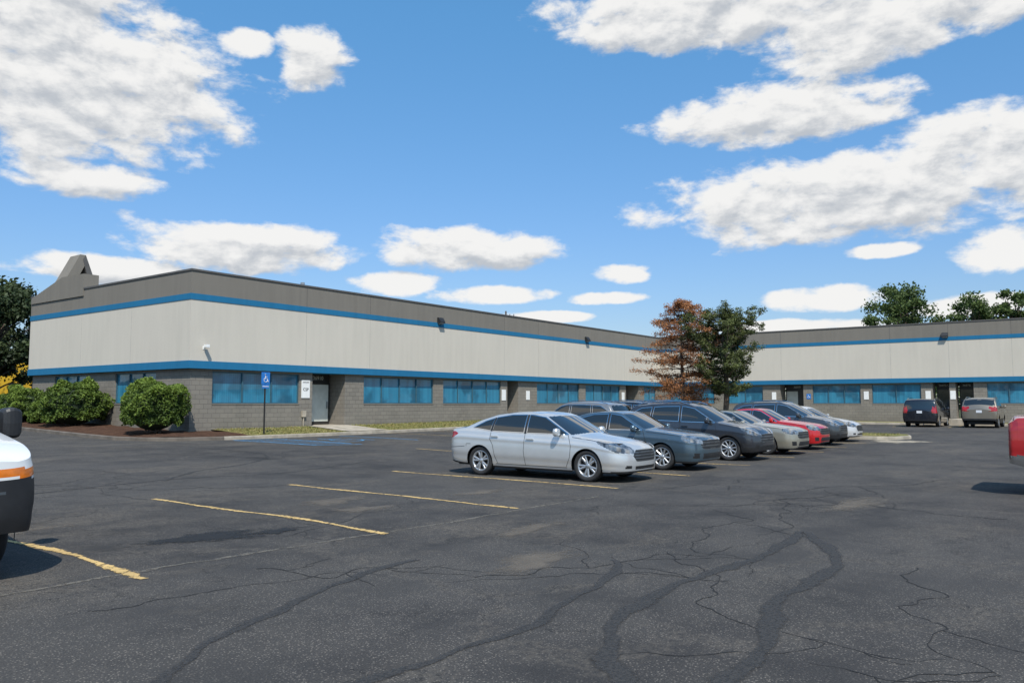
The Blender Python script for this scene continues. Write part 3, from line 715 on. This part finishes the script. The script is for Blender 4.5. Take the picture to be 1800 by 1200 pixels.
def vehicle(name,loc,rz,P,pm,cell=.03):
    L=P['L'];W=P['W'];hl=L/2
    T=prof(P['top'],P.get('sig',.035));Bl=prof(P['belt'],.06);Bt=prof(P['bot'],.05)
    a_n,pn,qn=P.get('nose',(.6,2.6,3.0)); a_t,pt,qt=P.get('tail',(.5,3.0,3.4))
    def wf(x):
        tn=np.clip((x-(hl-a_n))/a_n,0,1);tt=np.clip((-x-(hl-a_t))/a_t,0,1)
        return W*(1-tn**pn)**(1/qn)*(1-tt**pt)**(1/qt)
    fr_=np.linspace(.93,0,int(.8*W/cell*.9)+6)
    xn=hl-a_n+a_n*(1-fr_**qn)**(1/pn); xt=-(hl-a_t+a_t*(1-fr_**qt)**(1/pt))
    xm=np.linspace(xt[0],xn[0],int((xn[0]-xt[0])/cell)); xs=np.concatenate([xt[::-1][:-1],xm,xn[1:]])
    k=P.get('wrap',.22); s=k*np.tanh(xs/.5)
    crown=P.get('crown',.05); th=P.get('tumble',.42)
    w=wf(xs); zb=Bt(xs); zB=Bl(xs); yB=w*.955
    Tt=lambda x_,y_,s_,w_: T(x_+s_*y_**2)-crown*(y_/W)**2
    z=T(xs); 
    for _ in range(8):
        y=np.maximum(yB-np.maximum(z-zB,0)*th,yB*.55); z=.5*z+.5*np.maximum(Tt(xs,y,s,w),zB+.004)
    ye,ze=y,z
    nA=int(.75/cell);nB=int(max(.3,P['H']-1.0)/cell)+3;nC=int(.65/cell/1.3)+3
    Yr=[];Zr=[]
    for j in range(nA+1):
        u=j/nA; f=(1-P.get('tuck',.075)*(1-u/.42)**2) if u<.42 else 1-.045*((u-.42)/.58)**2.4
        f=f+.014*math.exp(-((u-.83)/.035)**2)-.012*math.exp(-((u-.25)/.07)**2)
        Yr.append(w*f);Zr.append(zb+(zB-zb)*u)
    bx=Yr[-1]
    for j in range(1,nB+1):
        u=j/nB; Yr.append(bx+(ye-bx)*u+.018*w/W*math.sin(math.pi*u)*np.clip((ze-zB)/.4,0,1));Zr.append(zB+(ze-zB)*u)
    for j in range(1,nC+1):
        u=j/nC; yy=ye*(1-u); Yr.append(yy);Zr.append(np.where(u<1,Tt(xs,yy,s,w),T(xs)))
    Yg=np.array(Yr).T;Zg=np.array(Zr).T
    Zg[:,nA+nB+1:]=np.maximum(Zg[:,nA+nB+1:],zB[:,None])
    for _ in range(3):
        Yg[:,1:-1]=.25*Yg[:,:-2]+.5*Yg[:,1:-1]+.25*Yg[:,2:]; Zg[:,1:-1]=.25*Zg[:,:-2]+.5*Zg[:,1:-1]+.25*Zg[:,2:]
    nx,nr=Yg.shape; Xg=np.repeat(xs[:,None],nr,1)
    rake=P.get('rake',.10)
    tnose=np.clip((Xg-(hl-.5))/.5,0,1)**2
    zc_=(Zg-zb[:,None])/(.55)
    Xg=Xg-tnose*rake*np.clip(zc_-.45,0,1)**1.3-tnose*.05*np.clip(.25-zc_,0,1)*4*.5
    jE=nA+nB
    Ys=Yg.copy();Zs=Zg.copy()
    def sideY(x,zq):
        i=int(np.clip(np.searchsorted(xs,x),1,nx-1)); t=(x-xs[i-1])/(xs[i]-xs[i-1]+1e-9)
        return (1-t)*np.interp(zq,Zs[i-1,:jE+1],Ys[i-1,:jE+1])+t*np.interp(zq,Zs[i,:jE+1],Ys[i,:jE+1])
    dYdx=np.gradient(Yg,axis=0)/(np.gradient(Xg,axis=0)+1e-6); dYdz=np.gradient(Yg,axis=1)/(np.gradient(Zg,axis=1)+1e-4)
    dYdz=np.clip(dYdz,-1.5,1.5);dYdx=np.clip(dYdx,-1.5,1.5)
    wr=P['wr']; ar=P.get('arch',wr+.045); ax=P['axles']
    arches=[[(c+ar*math.cos(t),wr*.98+ar*1.0*math.sin(t)) for t in np.linspace(0,2*math.pi,60,endpoint=False)] for c in ax]
    snaps=[(p,slice(0,nA)) for p in arches]+[(p,slice(nA//2,jE-1)) for p in P['glass']]
    if 'tl' in P: snaps.append((P['tl'],slice(nA//3,nA)))
    for poly,sl_ in snaps:
        x_=Xg[:,sl_];z_=Zg[:,sl_]; d,qx,qz=nearest(x_,z_,poly); m=(d<cell*.62)&(np.abs(x_)<hl-.12)
        Yg[:,sl_]=np.where(m,Yg[:,sl_]+dYdx[:,sl_]*(qx-x_)+dYdz[:,sl_]*(qz-z_),Yg[:,sl_])
        Xg[:,sl_]=np.where(m,qx,x_);Zg[:,sl_]=np.where(m,qz,z_)
    fc=lambda A:.25*(A[:-1,:-1]+A[1:,:-1]+A[1:,1:]+A[:-1,1:])
    fx,fy,fz=fc(Xg),fc(Yg),fc(Zg); J=np.repeat(np.arange(nr-1)[None,:],nx-1,0)
    sfx=k*np.tanh(fx/.5); xsx=fx+sfx*fy**2; yef=fc(np.repeat(ye[:,None],nr,1))
    m=np.zeros(fx.shape,int)
    if 'clad' in P:
        m[(fz<P['clad'])&(J<nA)]=2
        for c in ax: m[(np.hypot(fx-c,fz-wr*.98)<ar+.055)&(J<nA)]=2
    m[(fz<Bt(fx)+.04)&(J<nA)]=2
    if 'bumper' in P:
        bz0,bz1,bm=P['bumper']; m[(fz>bz0)&(fz<bz1)&(np.abs(fx)>hl-.35)&(J<nA)]=bm
    for p in P['glass']: m[inpoly(fx,fz,p)&(J<jE-1)]=1
    w0,w1=P['ws']; m[(J>=jE)&(xsx>w0)&(xsx<w1)&(fy<yef*.93)]=1
    if 'rw' in P: r0,r1=P['rw']; m[(J>=jE)&(xsx>r0)&(xsx<r1)&(fy<yef*P.get('rwy',.90))]=1
    if 'grille' in P:
        gy,g0,g1,st=P['grille']; gm=(fx>hl-.45)&(fy<gy-.9*np.abs(fz-.5*(g0+g1))+.05)&(fz>g0)&(fz<g1)
        m[gm]=np.where(((fz[gm]-g0)/st)%1<.30,7,2)
        b0=P['bot'][-1][1]+.05
        m[(fx>hl-.35)&(fy<gy*.95)&(fz>b0)&(fz<g0-.09)]=2
        m[(fx>hl-.40)&(fy>gy+.09)&(fy<gy+.24)&(fz>b0+.03)&(fz<g0-.08)]=2
    if 'hl' in P: m[inpoly(fx+rake*.35,fz,P['hl'])&(fy>P['hly'])&(fx>0)]=4
    if 'tl' in P: m[inpoly(fx,fz,P['tl'])&(fy>P['tly'])]=5
    if 'amber' in P: a0,a1,b0,b1=P['amber']; m[(fx>a0)&(fx<a1)&(fz>b0)&(fz<b1)&(fy>.5)]=6
    dele=np.zeros(fx.shape,bool)
    for c in ax: dele|=(np.hypot(fx-c,fz-wr*.98)<ar)&(J<nA)
    V=np.stack([Xg,Yg,Zg],-1).reshape(-1,3); nV=len(V); V2=V.copy();V2[:,1]*=-1
    ii,jj=np.where(~dele); a=ii*nr+jj;b=(ii+1)*nr+jj;c=(ii+1)*nr+jj+1;d=ii*nr+jj+1
    F1=np.stack([a,d,c,b],1);F2=np.stack([a,b,c,d],1)+nV; fm=m[ii,jj]
    Vn=np.concatenate([V,V2]);Fn=np.concatenate([F1,F2]);fmn=np.concatenate([fm,fm])
    e=empty(name,loc,rz)
    body=mesh_obj('body',Vn,Fn,[pm,M_glass,M_black,M_chrome,M_head,M_tail,M_amber,M_gbar],e,fmn,True)
    bm=bmesh.new();bm.from_mesh(body.data);bmesh.ops.remove_doubles(bm,verts=bm.verts,dist=.0015);bmesh.ops.recalc_face_normals(bm,faces=bm.faces);bm.to_mesh(body.data);bm.free()
    u=MB(); u.box(-hl+.25,hl-.3,-(W-.28),W-.28,.21,P['belt'][len(P['belt'])//2][1]-.1)
    u.obj('underbody',M_seamk,e)
    tb=MB()
    def ribbon(pts,wd,mt,closed=False,off=.004):
        q=[]
        pts=list(pts)+([pts[0]] if closed else [])
        for i in range(len(pts)-1):
            A=np.array(pts[i]);B_=np.array(pts[i+1]);n=max(1,int(np.linalg.norm(B_-A)/.05))
            for k_ in range(n): q.append(A+(B_-A)*k_/n)
        q.append(np.array(pts[-1])); 
        for sg in (1,-1):
            n0=len(tb.v)
            for i,p in enumerate(q):
                dd=q[min(i+1,len(q)-1)]-q[max(i-1,0)];dd=dd/(np.linalg.norm(dd)+1e-9);nn=np.array([-dd[1],dd[0]])
                for t_ in (-1,1):
                    r_=p+nn*wd/2*t_; tb.v.append((r_[0],sg*(sideY(r_[0],r_[1])+off),r_[1]))
                if i: k_=n0+2*(i-1);tb.f.append((k_,k_+1,k_+3,k_+2));tb.m.append(mt)
    for p in P['glass']: ribbon(p,.020,P.get('trim',0),True,.005)
    for c in ax:
        ribbon([(c+(ar+.006)*math.cos(t),wr*.98+(ar+.006)*math.sin(t)) for t in np.linspace(-.12,math.pi+.12,40)],.026,1 if 'clad' in P else 2,False,.004)
    for p in P.get('pillars',[]): ribbon(p,.055,1,False,.006)
    for p in P.get('seams',[]): ribbon(p,.010,1,False,.003)
    for hx,hz in P.get('handles',[]):
        for sg in (1,-1):
            yy=sideY(hx,hz)*sg; tb.box(hx-.1,hx+.1,min(yy-.0*sg,yy+.035*sg),max(yy-.0*sg,yy+.035*sg),hz-.014,hz+.014,2)
    mx,mz=P['mirror']; mo=P.get('mout',.13); mp_=P.get('mpow',.6)
    for sg in (1,-1):
        y0=sideY(mx,mz-.04)
        n0=len(tb.v); K=12
        for i in range(9):
            for j in range(K):
                t_=math.pi*i/8;p_=2*math.pi*j/K
                sx_=abs(math.sin(t_))**mp_
                q_=P.get('mir',.09)
                cx_=math.copysign(abs(math.cos(p_))**mp_,math.cos(p_)); sz_=math.copysign(abs(math.sin(p_))**mp_,math.sin(p_))
                tb.v.append((mx+q_*.75*sx_*cx_,sg*(y0+mo+.10*math.cos(t_)),mz+.02+q_*sx_*sz_))
        for i in range(8):
            for j in range(K): tb.f.append((n0+i*K+j,n0+i*K+(j+1)%K,n0+(i+1)*K+(j+1)%K,n0+(i+1)*K+j)); tb.m.append(P.get('mirmat',2))
        tb.box(mx-.03,mx+.03,min(sg*(y0-.03),sg*(y0+mo-.05)),max(sg*(y0-.03),sg*(y0+mo-.05)),mz-.05,mz-.01,1)
    if P.get('rails'):
        for sg in (1,-1):
            pts=[(x_,sg*(np.interp(x_,xs,ye)-.05),float(T(np.array(x_)))+.03) for x_ in np.linspace(*P['rails'],7)]
            pts[0]=(pts[0][0],pts[0][1],pts[0][2]-.06);pts[-1]=(pts[-1][0],pts[-1][1],pts[-1][2]-.06); tb.tube(pts,.018,6,0)
    pz=P.get('plate',.85); tb.box(-hl-.012,-hl+.03,-.15,.15,pz-.075,pz+.075,3)
    tb.obj('trim',[M_chrome,M_black,pm,M_plate],e,False)
    for c_ in ax:
        for sg in (1,-1):
            o=bpy.data.objects.new('wheel',wheel_mesh(wr,P.get('ww',.22),P.get('rim','five'))); link(o,e)
            o.location=(c_,sg*(W-P.get('ww',.22)/2-.035),wr); o.rotation_euler=(0,random.random()*6 if sg<0 else -random.random()*6,math.pi if sg>0 else 0)
    return e
SEDAN=dict(L=4.87,W=.925,H=1.47,wr=.335,axles=(1.485,-1.365),
 top=[(-2.435,.86),(-2.41,1.03),(-2.36,1.09),(-1.98,1.125),(-1.55,1.29),(-1.1,1.41),(-.6,1.465),(-.1,1.478),(.2,1.45),(.42,1.39),(1.22,1.00),(1.7,.925),(2.15,.84),(2.36,.76),(2.435,.69)],
 belt=[(-2.435,.80),(-2.3,.97),(-1.9,1.02),(-1,.985),(0,.95),(1.0,.91),(1.6,.86),(2.1,.77),(2.35,.69),(2.435,.63)],
 bot=[(-2.435,.42),(-2.3,.30),(-1.9,.24),(-1.0,.2),(1.0,.19),(2.0,.19),(2.3,.2),(2.435,.22)],
 glass=[[(1.02,.985),(.35,1.345),(.0,1.395),(-.06,1.397),(-.06,.995)],[(-.14,1.0),(-.14,1.397),(-.55,1.39),(-.95,1.33),(-1.02,1.02)],[(-1.07,1.03),(-1.01,1.315),(-1.25,1.245),(-1.58,1.09)]],
 ws=(.44,1.20),rw=(-1.93,-1.12),grille=(.46,.44,.68,.06),hl=[(2.45,.60),(2.40,.71),(2.15,.815),(1.72,.87),(1.80,.80),(2.0,.72),(2.2,.63)],hly=.46,
 tl=[(-2.44,.82),(-2.40,1.0),(-2.1,1.0),(-2.0,.95),(-2.15,.86)],tly=.35,
 pillars=[[(-.10,.98),(-.10,1.40)],[(-1.045,1.02),(-.98,1.325)]],
 seams=[[(1.02,.97),(1.10,.75),(1.08,.5),(.98,.3)],[(-.10,.97),(-.12,.6),(-.08,.28)],[(-1.05,1.0),(-1.07,.85),(-.98,.7),(-.92,.45),(-.85,.3)],[(1.0,.28),(-.9,.29)],[(1.12,.93),(1.6,.875),(2.0,.80)],[(-1.75,.66),(-1.75,.72),(-1.62,.72)],[(-2.3,.62),(-1.8,.66)]],
 handles=[(.05,.86),(-.93,.90)],mirror=(.80,1.01),trim=0,rim='five')
def xscale(P,fx,fz=1.0,**k):
    Q=dict(P)
    f=lambda pts:[(a*fx,b*fz) for a,b in pts]
    for key in ('top','belt','bot','hl','tl'):
        if key in Q: Q[key]=f(Q[key])
    for key in ('glass','pillars','seams'):
        if key in Q: Q[key]=[f(p) for p in Q[key]]
    Q['handles']=f(Q.get('handles',[]));Q['mirror']=f([Q['mirror']])[0];Q['ws']=tuple(a*fx for a in Q['ws'])
    if 'rw' in Q: Q['rw']=tuple(a*fx for a in Q['rw'])
    Q['axles']=tuple(a*fx for a in Q['axles']);Q['L']*=fx;Q['H']*=fz
    if 'rails' in Q and Q['rails']: Q['rails']=tuple(a*fx for a in Q['rails'])
    if 'grille' in Q: gy,g0,g1,st=Q['grille'];Q['grille']=(gy,g0*fz,g1*fz,st)
    Q.update(k); return Q
SEDAN2=dict(L=4.82,W=.915,H=1.45,wr=.33,axles=(1.42,-1.31),
 top=[(-2.41,.88),(-2.38,1.04),(-2.3,1.10),(-1.75,1.12),(-1.25,1.32),(-.95,1.40),(-.5,1.45),(0,1.45),(.25,1.41),(1.02,1.03),(1.5,.98),(2.1,.90),(2.34,.82),(2.41,.74)],
 belt=[(-2.41,.82),(-2.3,.97),(-1.8,.99),(-1,.96),(0,.94),(1.0,.92),(1.6,.89),(2.1,.82),(2.35,.75),(2.41,.68)],
 bot=[(-2.41,.40),(-2.3,.3),(-1.9,.24),(-1,.2),(1,.19),(2,.19),(2.3,.2),(2.41,.24)],nose=(.55,3.0,3.3),wrap=.16,tumble=.38,rake=.06,
 glass=[[(.88,.98),(.22,1.34),(.0,1.375),(-.08,1.375),(-.08,.985)],[(-.16,.985),(-.16,1.375),(-.6,1.36),(-.92,1.28),(-1.0,1.0)],[(-1.04,1.0),(-.98,1.26),(-1.2,1.16),(-1.32,1.02)]],
 ws=(.26,1.0),rw=(-1.72,-1.0),grille=(.56,.52,.75,.08),hl=[(2.42,.66),(2.39,.80),(2.2,.87),(1.95,.89),(1.97,.78),(2.1,.70)],hly=.52,
 tl=[(-2.42,.82),(-2.38,1.02),(-2.15,1.02),(-2.1,.86)],tly=.45,
 pillars=[[(-.12,.97),(-.12,1.38)],[(-1.02,1.0),(-.95,1.27)]],
 seams=[[(.9,.96),(.98,.75),(.95,.3)],[(-.12,.95),(-.12,.28)],[(-1.05,.97),(-.95,.7),(-.82,.3)],[(.95,.28),(-.85,.28)],[(1.0,.935),(1.9,.86)]],
 handles=[(.02,.84),(-.93,.86)],mirror=(.70,1.0),rim='ten')
SUV=dict(L=4.53,W=.92,H=1.68,wr=.35,axles=(1.38,-1.31),
 top=[(-2.265,.95),(-2.25,1.12),(-2.15,1.25),(-1.93,1.55),(-1.82,1.60),(-1.2,1.665),(-.5,1.685),(.05,1.665),(.32,1.59),(1.12,1.14),(1.6,1.06),(2.0,.97),(2.2,.86),(2.265,.76)],
 belt=[(-2.265,.90),(-2.15,1.12),(-1.8,1.16),(-1,1.12),(0,1.07),(1.0,1.02),(1.6,.98),(2.0,.90),(2.2,.80),(2.265,.70)],
 bot=[(-2.265,.45),(-2.15,.32),(-1.8,.28),(-1,.25),(1,.24),(1.9,.25),(2.15,.27),(2.265,.30)],nose=(.5,2.8,3.0),wrap=.2,tumble=.30,tail=(.4,3.4,3.6),
 glass=[[(.98,1.09),(.30,1.50),(.0,1.56),(-.10,1.565),(-.10,1.11)],[(-.18,1.115),(-.18,1.565),(-.7,1.56),(-1.02,1.54),(-1.08,1.15)],[(-1.14,1.16),(-1.10,1.535),(-1.45,1.51),(-1.88,1.30),(-1.80,1.22)]],
 ws=(.36,1.10),rw=(-2.14,-1.92),rwy=.85,grille=(.50,.54,.77,.075),hl=[(2.26,.72),(2.20,.86),(1.9,.97),(1.68,.99),(1.85,.88),(2.05,.77)],hly=.46,
 tl=[(-2.27,.9),(-2.2,1.15),(-1.95,1.16),(-2.05,.95)],tly=.5,clad=.40,
 pillars=[[(-.14,1.09),(-.14,1.57)],[(-1.11,1.14),(-1.06,1.54)]],
 seams=[[(.98,1.07),(1.02,.8),(.95,.42)],[(-.14,1.07),(-.14,.42)],[(-1.12,1.12),(-1.05,.85),(-.85,.6),(-.8,.42)],[(1.1,1.03),(1.7,.97)]],
 handles=[(.02,.97),(-.93,1.01)],mirror=(.78,1.13),rails=(-1.7,.1),rim='ten',trim=0)
VAN=dict(L=5.1,W=.99,H=1.76,wr=.34,axles=(1.60,-1.45),
 top=[(-2.55,.95),(-2.54,1.1),(-2.42,1.55),(-2.32,1.68),(-2.0,1.74),(-1,1.76),(0,1.75),(.5,1.68),(1.5,1.12),(1.9,1.04),(2.3,.92),(2.5,.8),(2.55,.7)],
 belt=[(-2.55,.92),(-2.45,1.05),(-1.8,1.1),(-1,1.08),(0,1.05),(1.2,1.0),(1.8,.96),(2.3,.86),(2.55,.64)],
 bot=[(-2.55,.40),(-2.4,.28),(-1,.22),(1,.22),(2.2,.22),(2.55,.3)],tail=(.3,3.6,4.5),tumble=.22,wrap=.12,
 glass=[[(1.3,1.08),(.6,1.52),(.2,1.62),(.1,1.62),(.1,1.09)],[(.02,1.09),(.02,1.62),(-1.1,1.62),(-1.1,1.11)],[(-1.18,1.12),(-1.18,1.61),(-2.15,1.56),(-2.25,1.16)]],
 ws=(.6,1.45),rw=(-2.53,-2.38),rwy=.9,grille=(.6,.5,.72,.07),hl=[(2.5,.7),(2.3,.86),(1.95,.9),(2.1,.72)],hly=.55,
 tl=[(-2.56,.86),(-2.5,1.25),(-2.35,1.25),(-2.35,.86)],tly=.68,
 pillars=[[(.06,1.07),(.06,1.63)]],seams=[[(1.25,1.05),(1.2,.35)],[(.06,1.05),(.06,.3)],[(-1.14,1.08),(-1.05,.35)]],handles=[(.2,.93),(-.1,.93)],mirror=(1.05,1.1),rails=(-1.9,.1),rim='seven',plate=.93)
BOXSUV=xscale(SUV,1.08,1.09,W=.95,tail=(.25,4,5),wrap=.08,tumble=.24,rwy=.9,rw=(-2.32,-2.08),plate=.98,clad=.55,rim='five')
BIGVAN=dict(L=5.7,W=1.0,H=2.1,wr=.37,axles=(1.85,-1.6),sig=.05,rake=.02,
 top=[(-2.85,1.2),(-2.84,1.6),(-2.75,1.98),(-2.5,2.08),(-1,2.1),(.6,2.08),(1.0,1.98),(1.75,1.46),(2.2,1.38),(2.6,1.30),(2.8,1.21),(2.85,1.13)],
 belt=[(-2.85,1.15),(-2.7,1.25),(0,1.25),(1.5,1.25),(2.2,1.22),(2.6,1.17),(2.8,1.12),(2.85,1.08)],
 bot=[(-2.85,.5),(-2.6,.4),(0,.36),(2.3,.40),(2.6,.44),(2.85,.46)],nose=(.4,4.2,5),tail=(.25,4,5),tumble=.16,wrap=.12,tuck=.03,
 glass=[[(1.55,1.3),(1.0,1.85),(.65,1.92),(.65,1.3)]],ws=(1.02,1.72),rw=(-2.83,-2.76),grille=(.62,.74,.94,.08),
 amber=(2.45,2.86,.965,1.05),bumper=(.40,.955,2),seams=[[(1.6,1.2),(1.6,.5)],[(.6,1.9),(.6,.45)]],handles=[(.75,1.08)],mirror=(1.45,1.42),mir=.17,mout=.26,mpow=.35,mirmat=1,rim='steel',arch=.44)
PICK=dict(L=5.6,W=.98,H=1.85,wr=.39,axles=(1.85,-1.65),sig=.03,
 top=[(-2.8,1.15),(-2.78,1.26),(-2.7,1.28),(-.95,1.28),(-.9,1.3),(-.75,1.75),(-.6,1.83),(0,1.87),(.4,1.85),(.65,1.78),(1.35,1.32),(1.9,1.26),(2.5,1.18),(2.75,1.08),(2.8,.95)],
 belt=[(-2.8,1.12),(-2.7,1.2),(-.9,1.2),(1.3,1.18),(2,1.14),(2.6,1.05),(2.8,.9)],
 bot=[(-2.8,.52),(-2.5,.45),(0,.4),(2.4,.42),(2.8,.5)],nose=(.4,3.6,4),tail=(.12,5,8),tumble=.25,wrap=.1,tuck=.02,
 glass=[[(1.15,1.26),(.65,1.68),(.3,1.74),(.2,1.74),(.2,1.27)],[(.1,1.27),(.1,1.74),(-.55,1.7),(-.65,1.27)]],ws=(.68,1.32),rw=(-.92,-.76),
 grille=(.6,.72,1.0,.09),hl=[(2.8,.78),(2.78,1.0),(2.45,1.02),(2.45,.8)],hly=.62,tl=[(-2.81,.88),(-2.81,1.2),(-2.62,1.2),(-2.62,.88)],tly=.78,
 bumper=(.50,.72,3),seams=[[(1.2,1.2),(1.2,.45)],[(.15,1.2),(.15,.45)],[(-.75,1.22),(-.75,.45)],[(-.85,1.26),(-.85,.45)]],handles=[(.35,1.05),(-.5,1.05)],mirror=(1.05,1.3),mir=.13,mirmat=1,rim='seven',arch=.46,plate=.62)
PICK=xscale(PICK,1.0,1.12)
N_=-math.pi/2; S_=math.pi/2
def gz(x,y): return float(g(x,y))
def put(name,x,y,rz,P,pm,cell): return vehicle(name,(x,y,gz(x,y)),rz,P,pm,cell)
put('silver_sedan_car',15.42,10.35,N_+.02,SEDAN,paint('silver_paint',(.62,.63,.63),.55,.30),.02)
put('blue_gray_sedan_car',19.15,10.35,N_,SEDAN2,paint('blue_gray_paint',(.085,.13,.165),.6,.28),.024)
put('dark_gray_suv_car',23.3,10.2,N_-.01,SUV,paint('graphite_paint',(.055,.06,.07),.6,.28),.026)
put('champagne_sedan_car',26.55,10.25,N_,xscale(SEDAN2,.99,.98,rim='seven'),paint('champagne_paint',(.34,.32,.26),.5,.33),.035)
put('red_sedan_car',29.65,10.35,N_,xscale(SEDAN2,.96,1.0,rim='five'),paint('red_paint',(.48,.012,.014),.15,.3),.035)
put('gray_crossover_car',32.6,10.4,N_,SUV,paint('dark_paint',(.075,.08,.085),.6,.3),.035)
put('white_sedan_car',35.5,10.6,N_,xscale(SEDAN,.97,1.0),paint('pearl_paint',(.55,.55,.55),.2,.3),.035)
put('silver_crossover_car',26.4,16.4,S_,SUV,paint('warm_silver_paint',(.30,.29,.28),.6,.3),.04)
put('black_crossover_car',29.6,16.4,S_,SUV,paint('black_paint',(.012,.012,.014),.3,.25),.04)
put('gray_crossover_car',32.5,16.4,S_,SUV,paint('gray_paint',(.11,.12,.13),.6,.3),.04)
put('black_minivan',57.2,9.25,0,VAN,paint('black_van_paint',(.012,.013,.02),.3,.25),.04)
put('gold_suv_car',57.1,6.05,0,BOXSUV,paint('gold_paint',(.22,.19,.15),.5,.32),.04)
put('white_work_van',2.5,10.98,N_,BIGVAN,paint('white_van_paint',(.72,.72,.71),0,.35),.03)
put('red_pickup_truck',17.97,-1.34,-math.pi/2,PICK,paint('red_truck_paint',(.36,.012,.014),.1,.3),.03)

# ------------------------------------------------------------------ camera, sun, sky
cam=bpy.data.cameras.new('camera'); co=bpy.data.objects.new('camera',cam); link(co)
co.location=(0,0,1.65); co.rotation_euler=(R(90+4.45),0,R(36.6-90)); cam.lens=28.0; cam.sensor_width=36; cam.clip_end=5000; cam.clip_start=.05
sc.camera=co
el=R(52); az=math.atan2(-.72,-.69)
sd=Vector((math.cos(el)*math.cos(az),math.cos(el)*math.sin(az),math.sin(el)))
sun=bpy.data.lights.new('sun','SUN'); sun.energy=5.0; sun.angle=R(.53); sun.color=(1,.95,.87)
so=link(bpy.data.objects.new('sun',sun)); so.rotation_euler=sd.to_track_quat('Z','Y').to_euler(); so.location=(0,0,60)
world=bpy.data.worlds.new('World'); sc.world=world; world.use_nodes=True
wt=world.node_tree; nt=NT(wt); bg=wt.nodes['Background']; bg.inputs[1].default_value=.10
sky=nt.n('ShaderNodeTexSky',sky_type='NISHITA'); sky.sun_disc=False; sky.sun_elevation=el; sky.sun_rotation=math.atan2(sd.x,sd.y); sky.air_density=1.0; sky.dust_density=.6; sky.ozone_density=2.0
tcw=nt.n('ShaderNodeTexCoord').outputs['Generated']
CL=[(66.5,20.2,10.6,5.4),(70,26,9,4.5),(65.25,14.25,4.6,1.1),(51.05,23.4,2.8,1.9),(55.5,23.7,2.0,.9),(22.1,26.3,11.5,2.5),(12.7,23.4,7,2.1),(5.5,25.5,6,3),
 (17.2,19.3,8.4,2.0),(13.75,13.6,12.3,2.9),(5.2,15.0,7.5,3.2),(55.4,10.7,8.2,1.7),(39.9,11.0,6.8,1.5),(45.2,8.5,3.5,.85),
 (38.25,7.85,4.3,.68),(28.6,9.25,2.0,.75),(64,8.4,5,1.1),(29.6,7.5,2.7,.46),(15,7.0,4.2,.85),(4.6,9.4,2.6,1.4),(11.4,10,2.2,.5),(34.6,6.2,3.7,.42),
 (6.6,6.1,4.8,.7),(17,5.2,6,.5),
 (105,18,14,5),(140,26,14,6),(190,20,18,6),(240,26,16,7),(290,18,16,5),(335,22,12,5),(343,10,9,2)]
def mask(G,vec,lst):
    acc=None
    for (a,e_,ra,re) in lst:
        v=G.n('ShaderNodeVectorMath',operation='MULTIPLY_ADD'); G.l(vec,v.inputs[0]); v.inputs[1].default_value=(1/ra,1/re,0); v.inputs[2].default_value=(-a/ra,-e_/re,0)
        d_=G.n('ShaderNodeVectorMath',operation='DOT_PRODUCT'); G.l(v.outputs[0],d_.inputs[0]); G.l(v.outputs[0],d_.inputs[1])
        acc=d_.outputs['Value'] if acc is None else G.math('MINIMUM',acc,d_.outputs['Value'])
    return G.math('SUBTRACT',1.0,acc)
def density(G,vec,lst,det):
    mp=G.n('ShaderNodeMapping'); mp.inputs['Scale'].default_value=(.26,.50,1); G.l(vec,mp.inputs[0])
    n1=G.noise(mp.outputs[0],1.0,det,.60,.15)
    return G.math('ADD',G.math('MAXIMUM',mask(G,vec,lst),-1.5),G.math('MULTIPLY',G.math('SUBTRACT',n1,.47),3.6))
sx=nt.n('ShaderNodeSeparateXYZ'); nt.l(tcw,sx.inputs[0])
azn=nt.math('MODULO',nt.math('ADD',nt.math('MULTIPLY',nt.math('ARCTAN2',sx.outputs[1],sx.outputs[0]),57.2958),360),360)
eln=nt.math('MULTIPLY',nt.math('ARCSINE',sx.outputs[2]),57.2958)
def vec(da,de):
    cb=nt.n('ShaderNodeCombineXYZ'); nt.l(nt.math('ADD',azn,da),cb.inputs[0]); nt.l(nt.math('ADD',eln,de),cb.inputs[1]); return cb.outputs[0]
D0=density(nt,vec(0,0),CL,7)
big=[c for c in CL[:17] if c[2]*c[3]>3]
D1=density(nt,vec(.3,.9),big,6)
cover=nt.smooth(D0,-.18,.62)
lit=nt.math('SUBTRACT',D0,D1)
shade=nt.smooth(nt.math('SUBTRACT',nt.math('MULTIPLY',lit,.62),nt.math('MULTIPLY',D1,.22)),-.85,.25)
ccol=nt.mix(shade,(5.2,5.5,5.9),(9.2,9.1,8.9))
ramp=nt.n('ShaderNodeValToRGB'); nt.l(nt.math('DIVIDE',eln,45),ramp.inputs[0])
cr=ramp.color_ramp; st=[(0,(.92,.95,1.08)),(.10,(.94,1.03,1.20)),(.27,(.95,1.25,1.5)),(.6,(.98,1.70,1.95)),(1,(1.05,1.8,2.05))]
cr.elements[0].position=0; cr.elements[1].position=1
for p_,c_ in st[1:-1]: cr.elements.new(p_)
for e_,(p_,c_) in zip(cr.elements,st): e_.position=p_; e_.color=(*[v/2.2 for v in c_],1)
vm=nt.n('ShaderNodeVectorMath',operation='SCALE'); nt.l(ramp.outputs[0],vm.inputs[0]); vm.inputs['Scale'].default_value=2.2
skyc=nt.mix(1.0,sky.outputs[0],vm.outputs[0],'MULTIPLY')
fin=nt.mix(nt.math('MULTIPLY',cover,.97),skyc,ccol)
nt.l(fin,bg.inputs[0])
try: world.cycles.sampling_method='MANUAL'; world.cycles.sample_map_resolution=256
except Exception as ex: print(ex)
sc.view_settings.view_transform='Standard'; sc.view_settings.look='None'; sc.view_settings.exposure=0
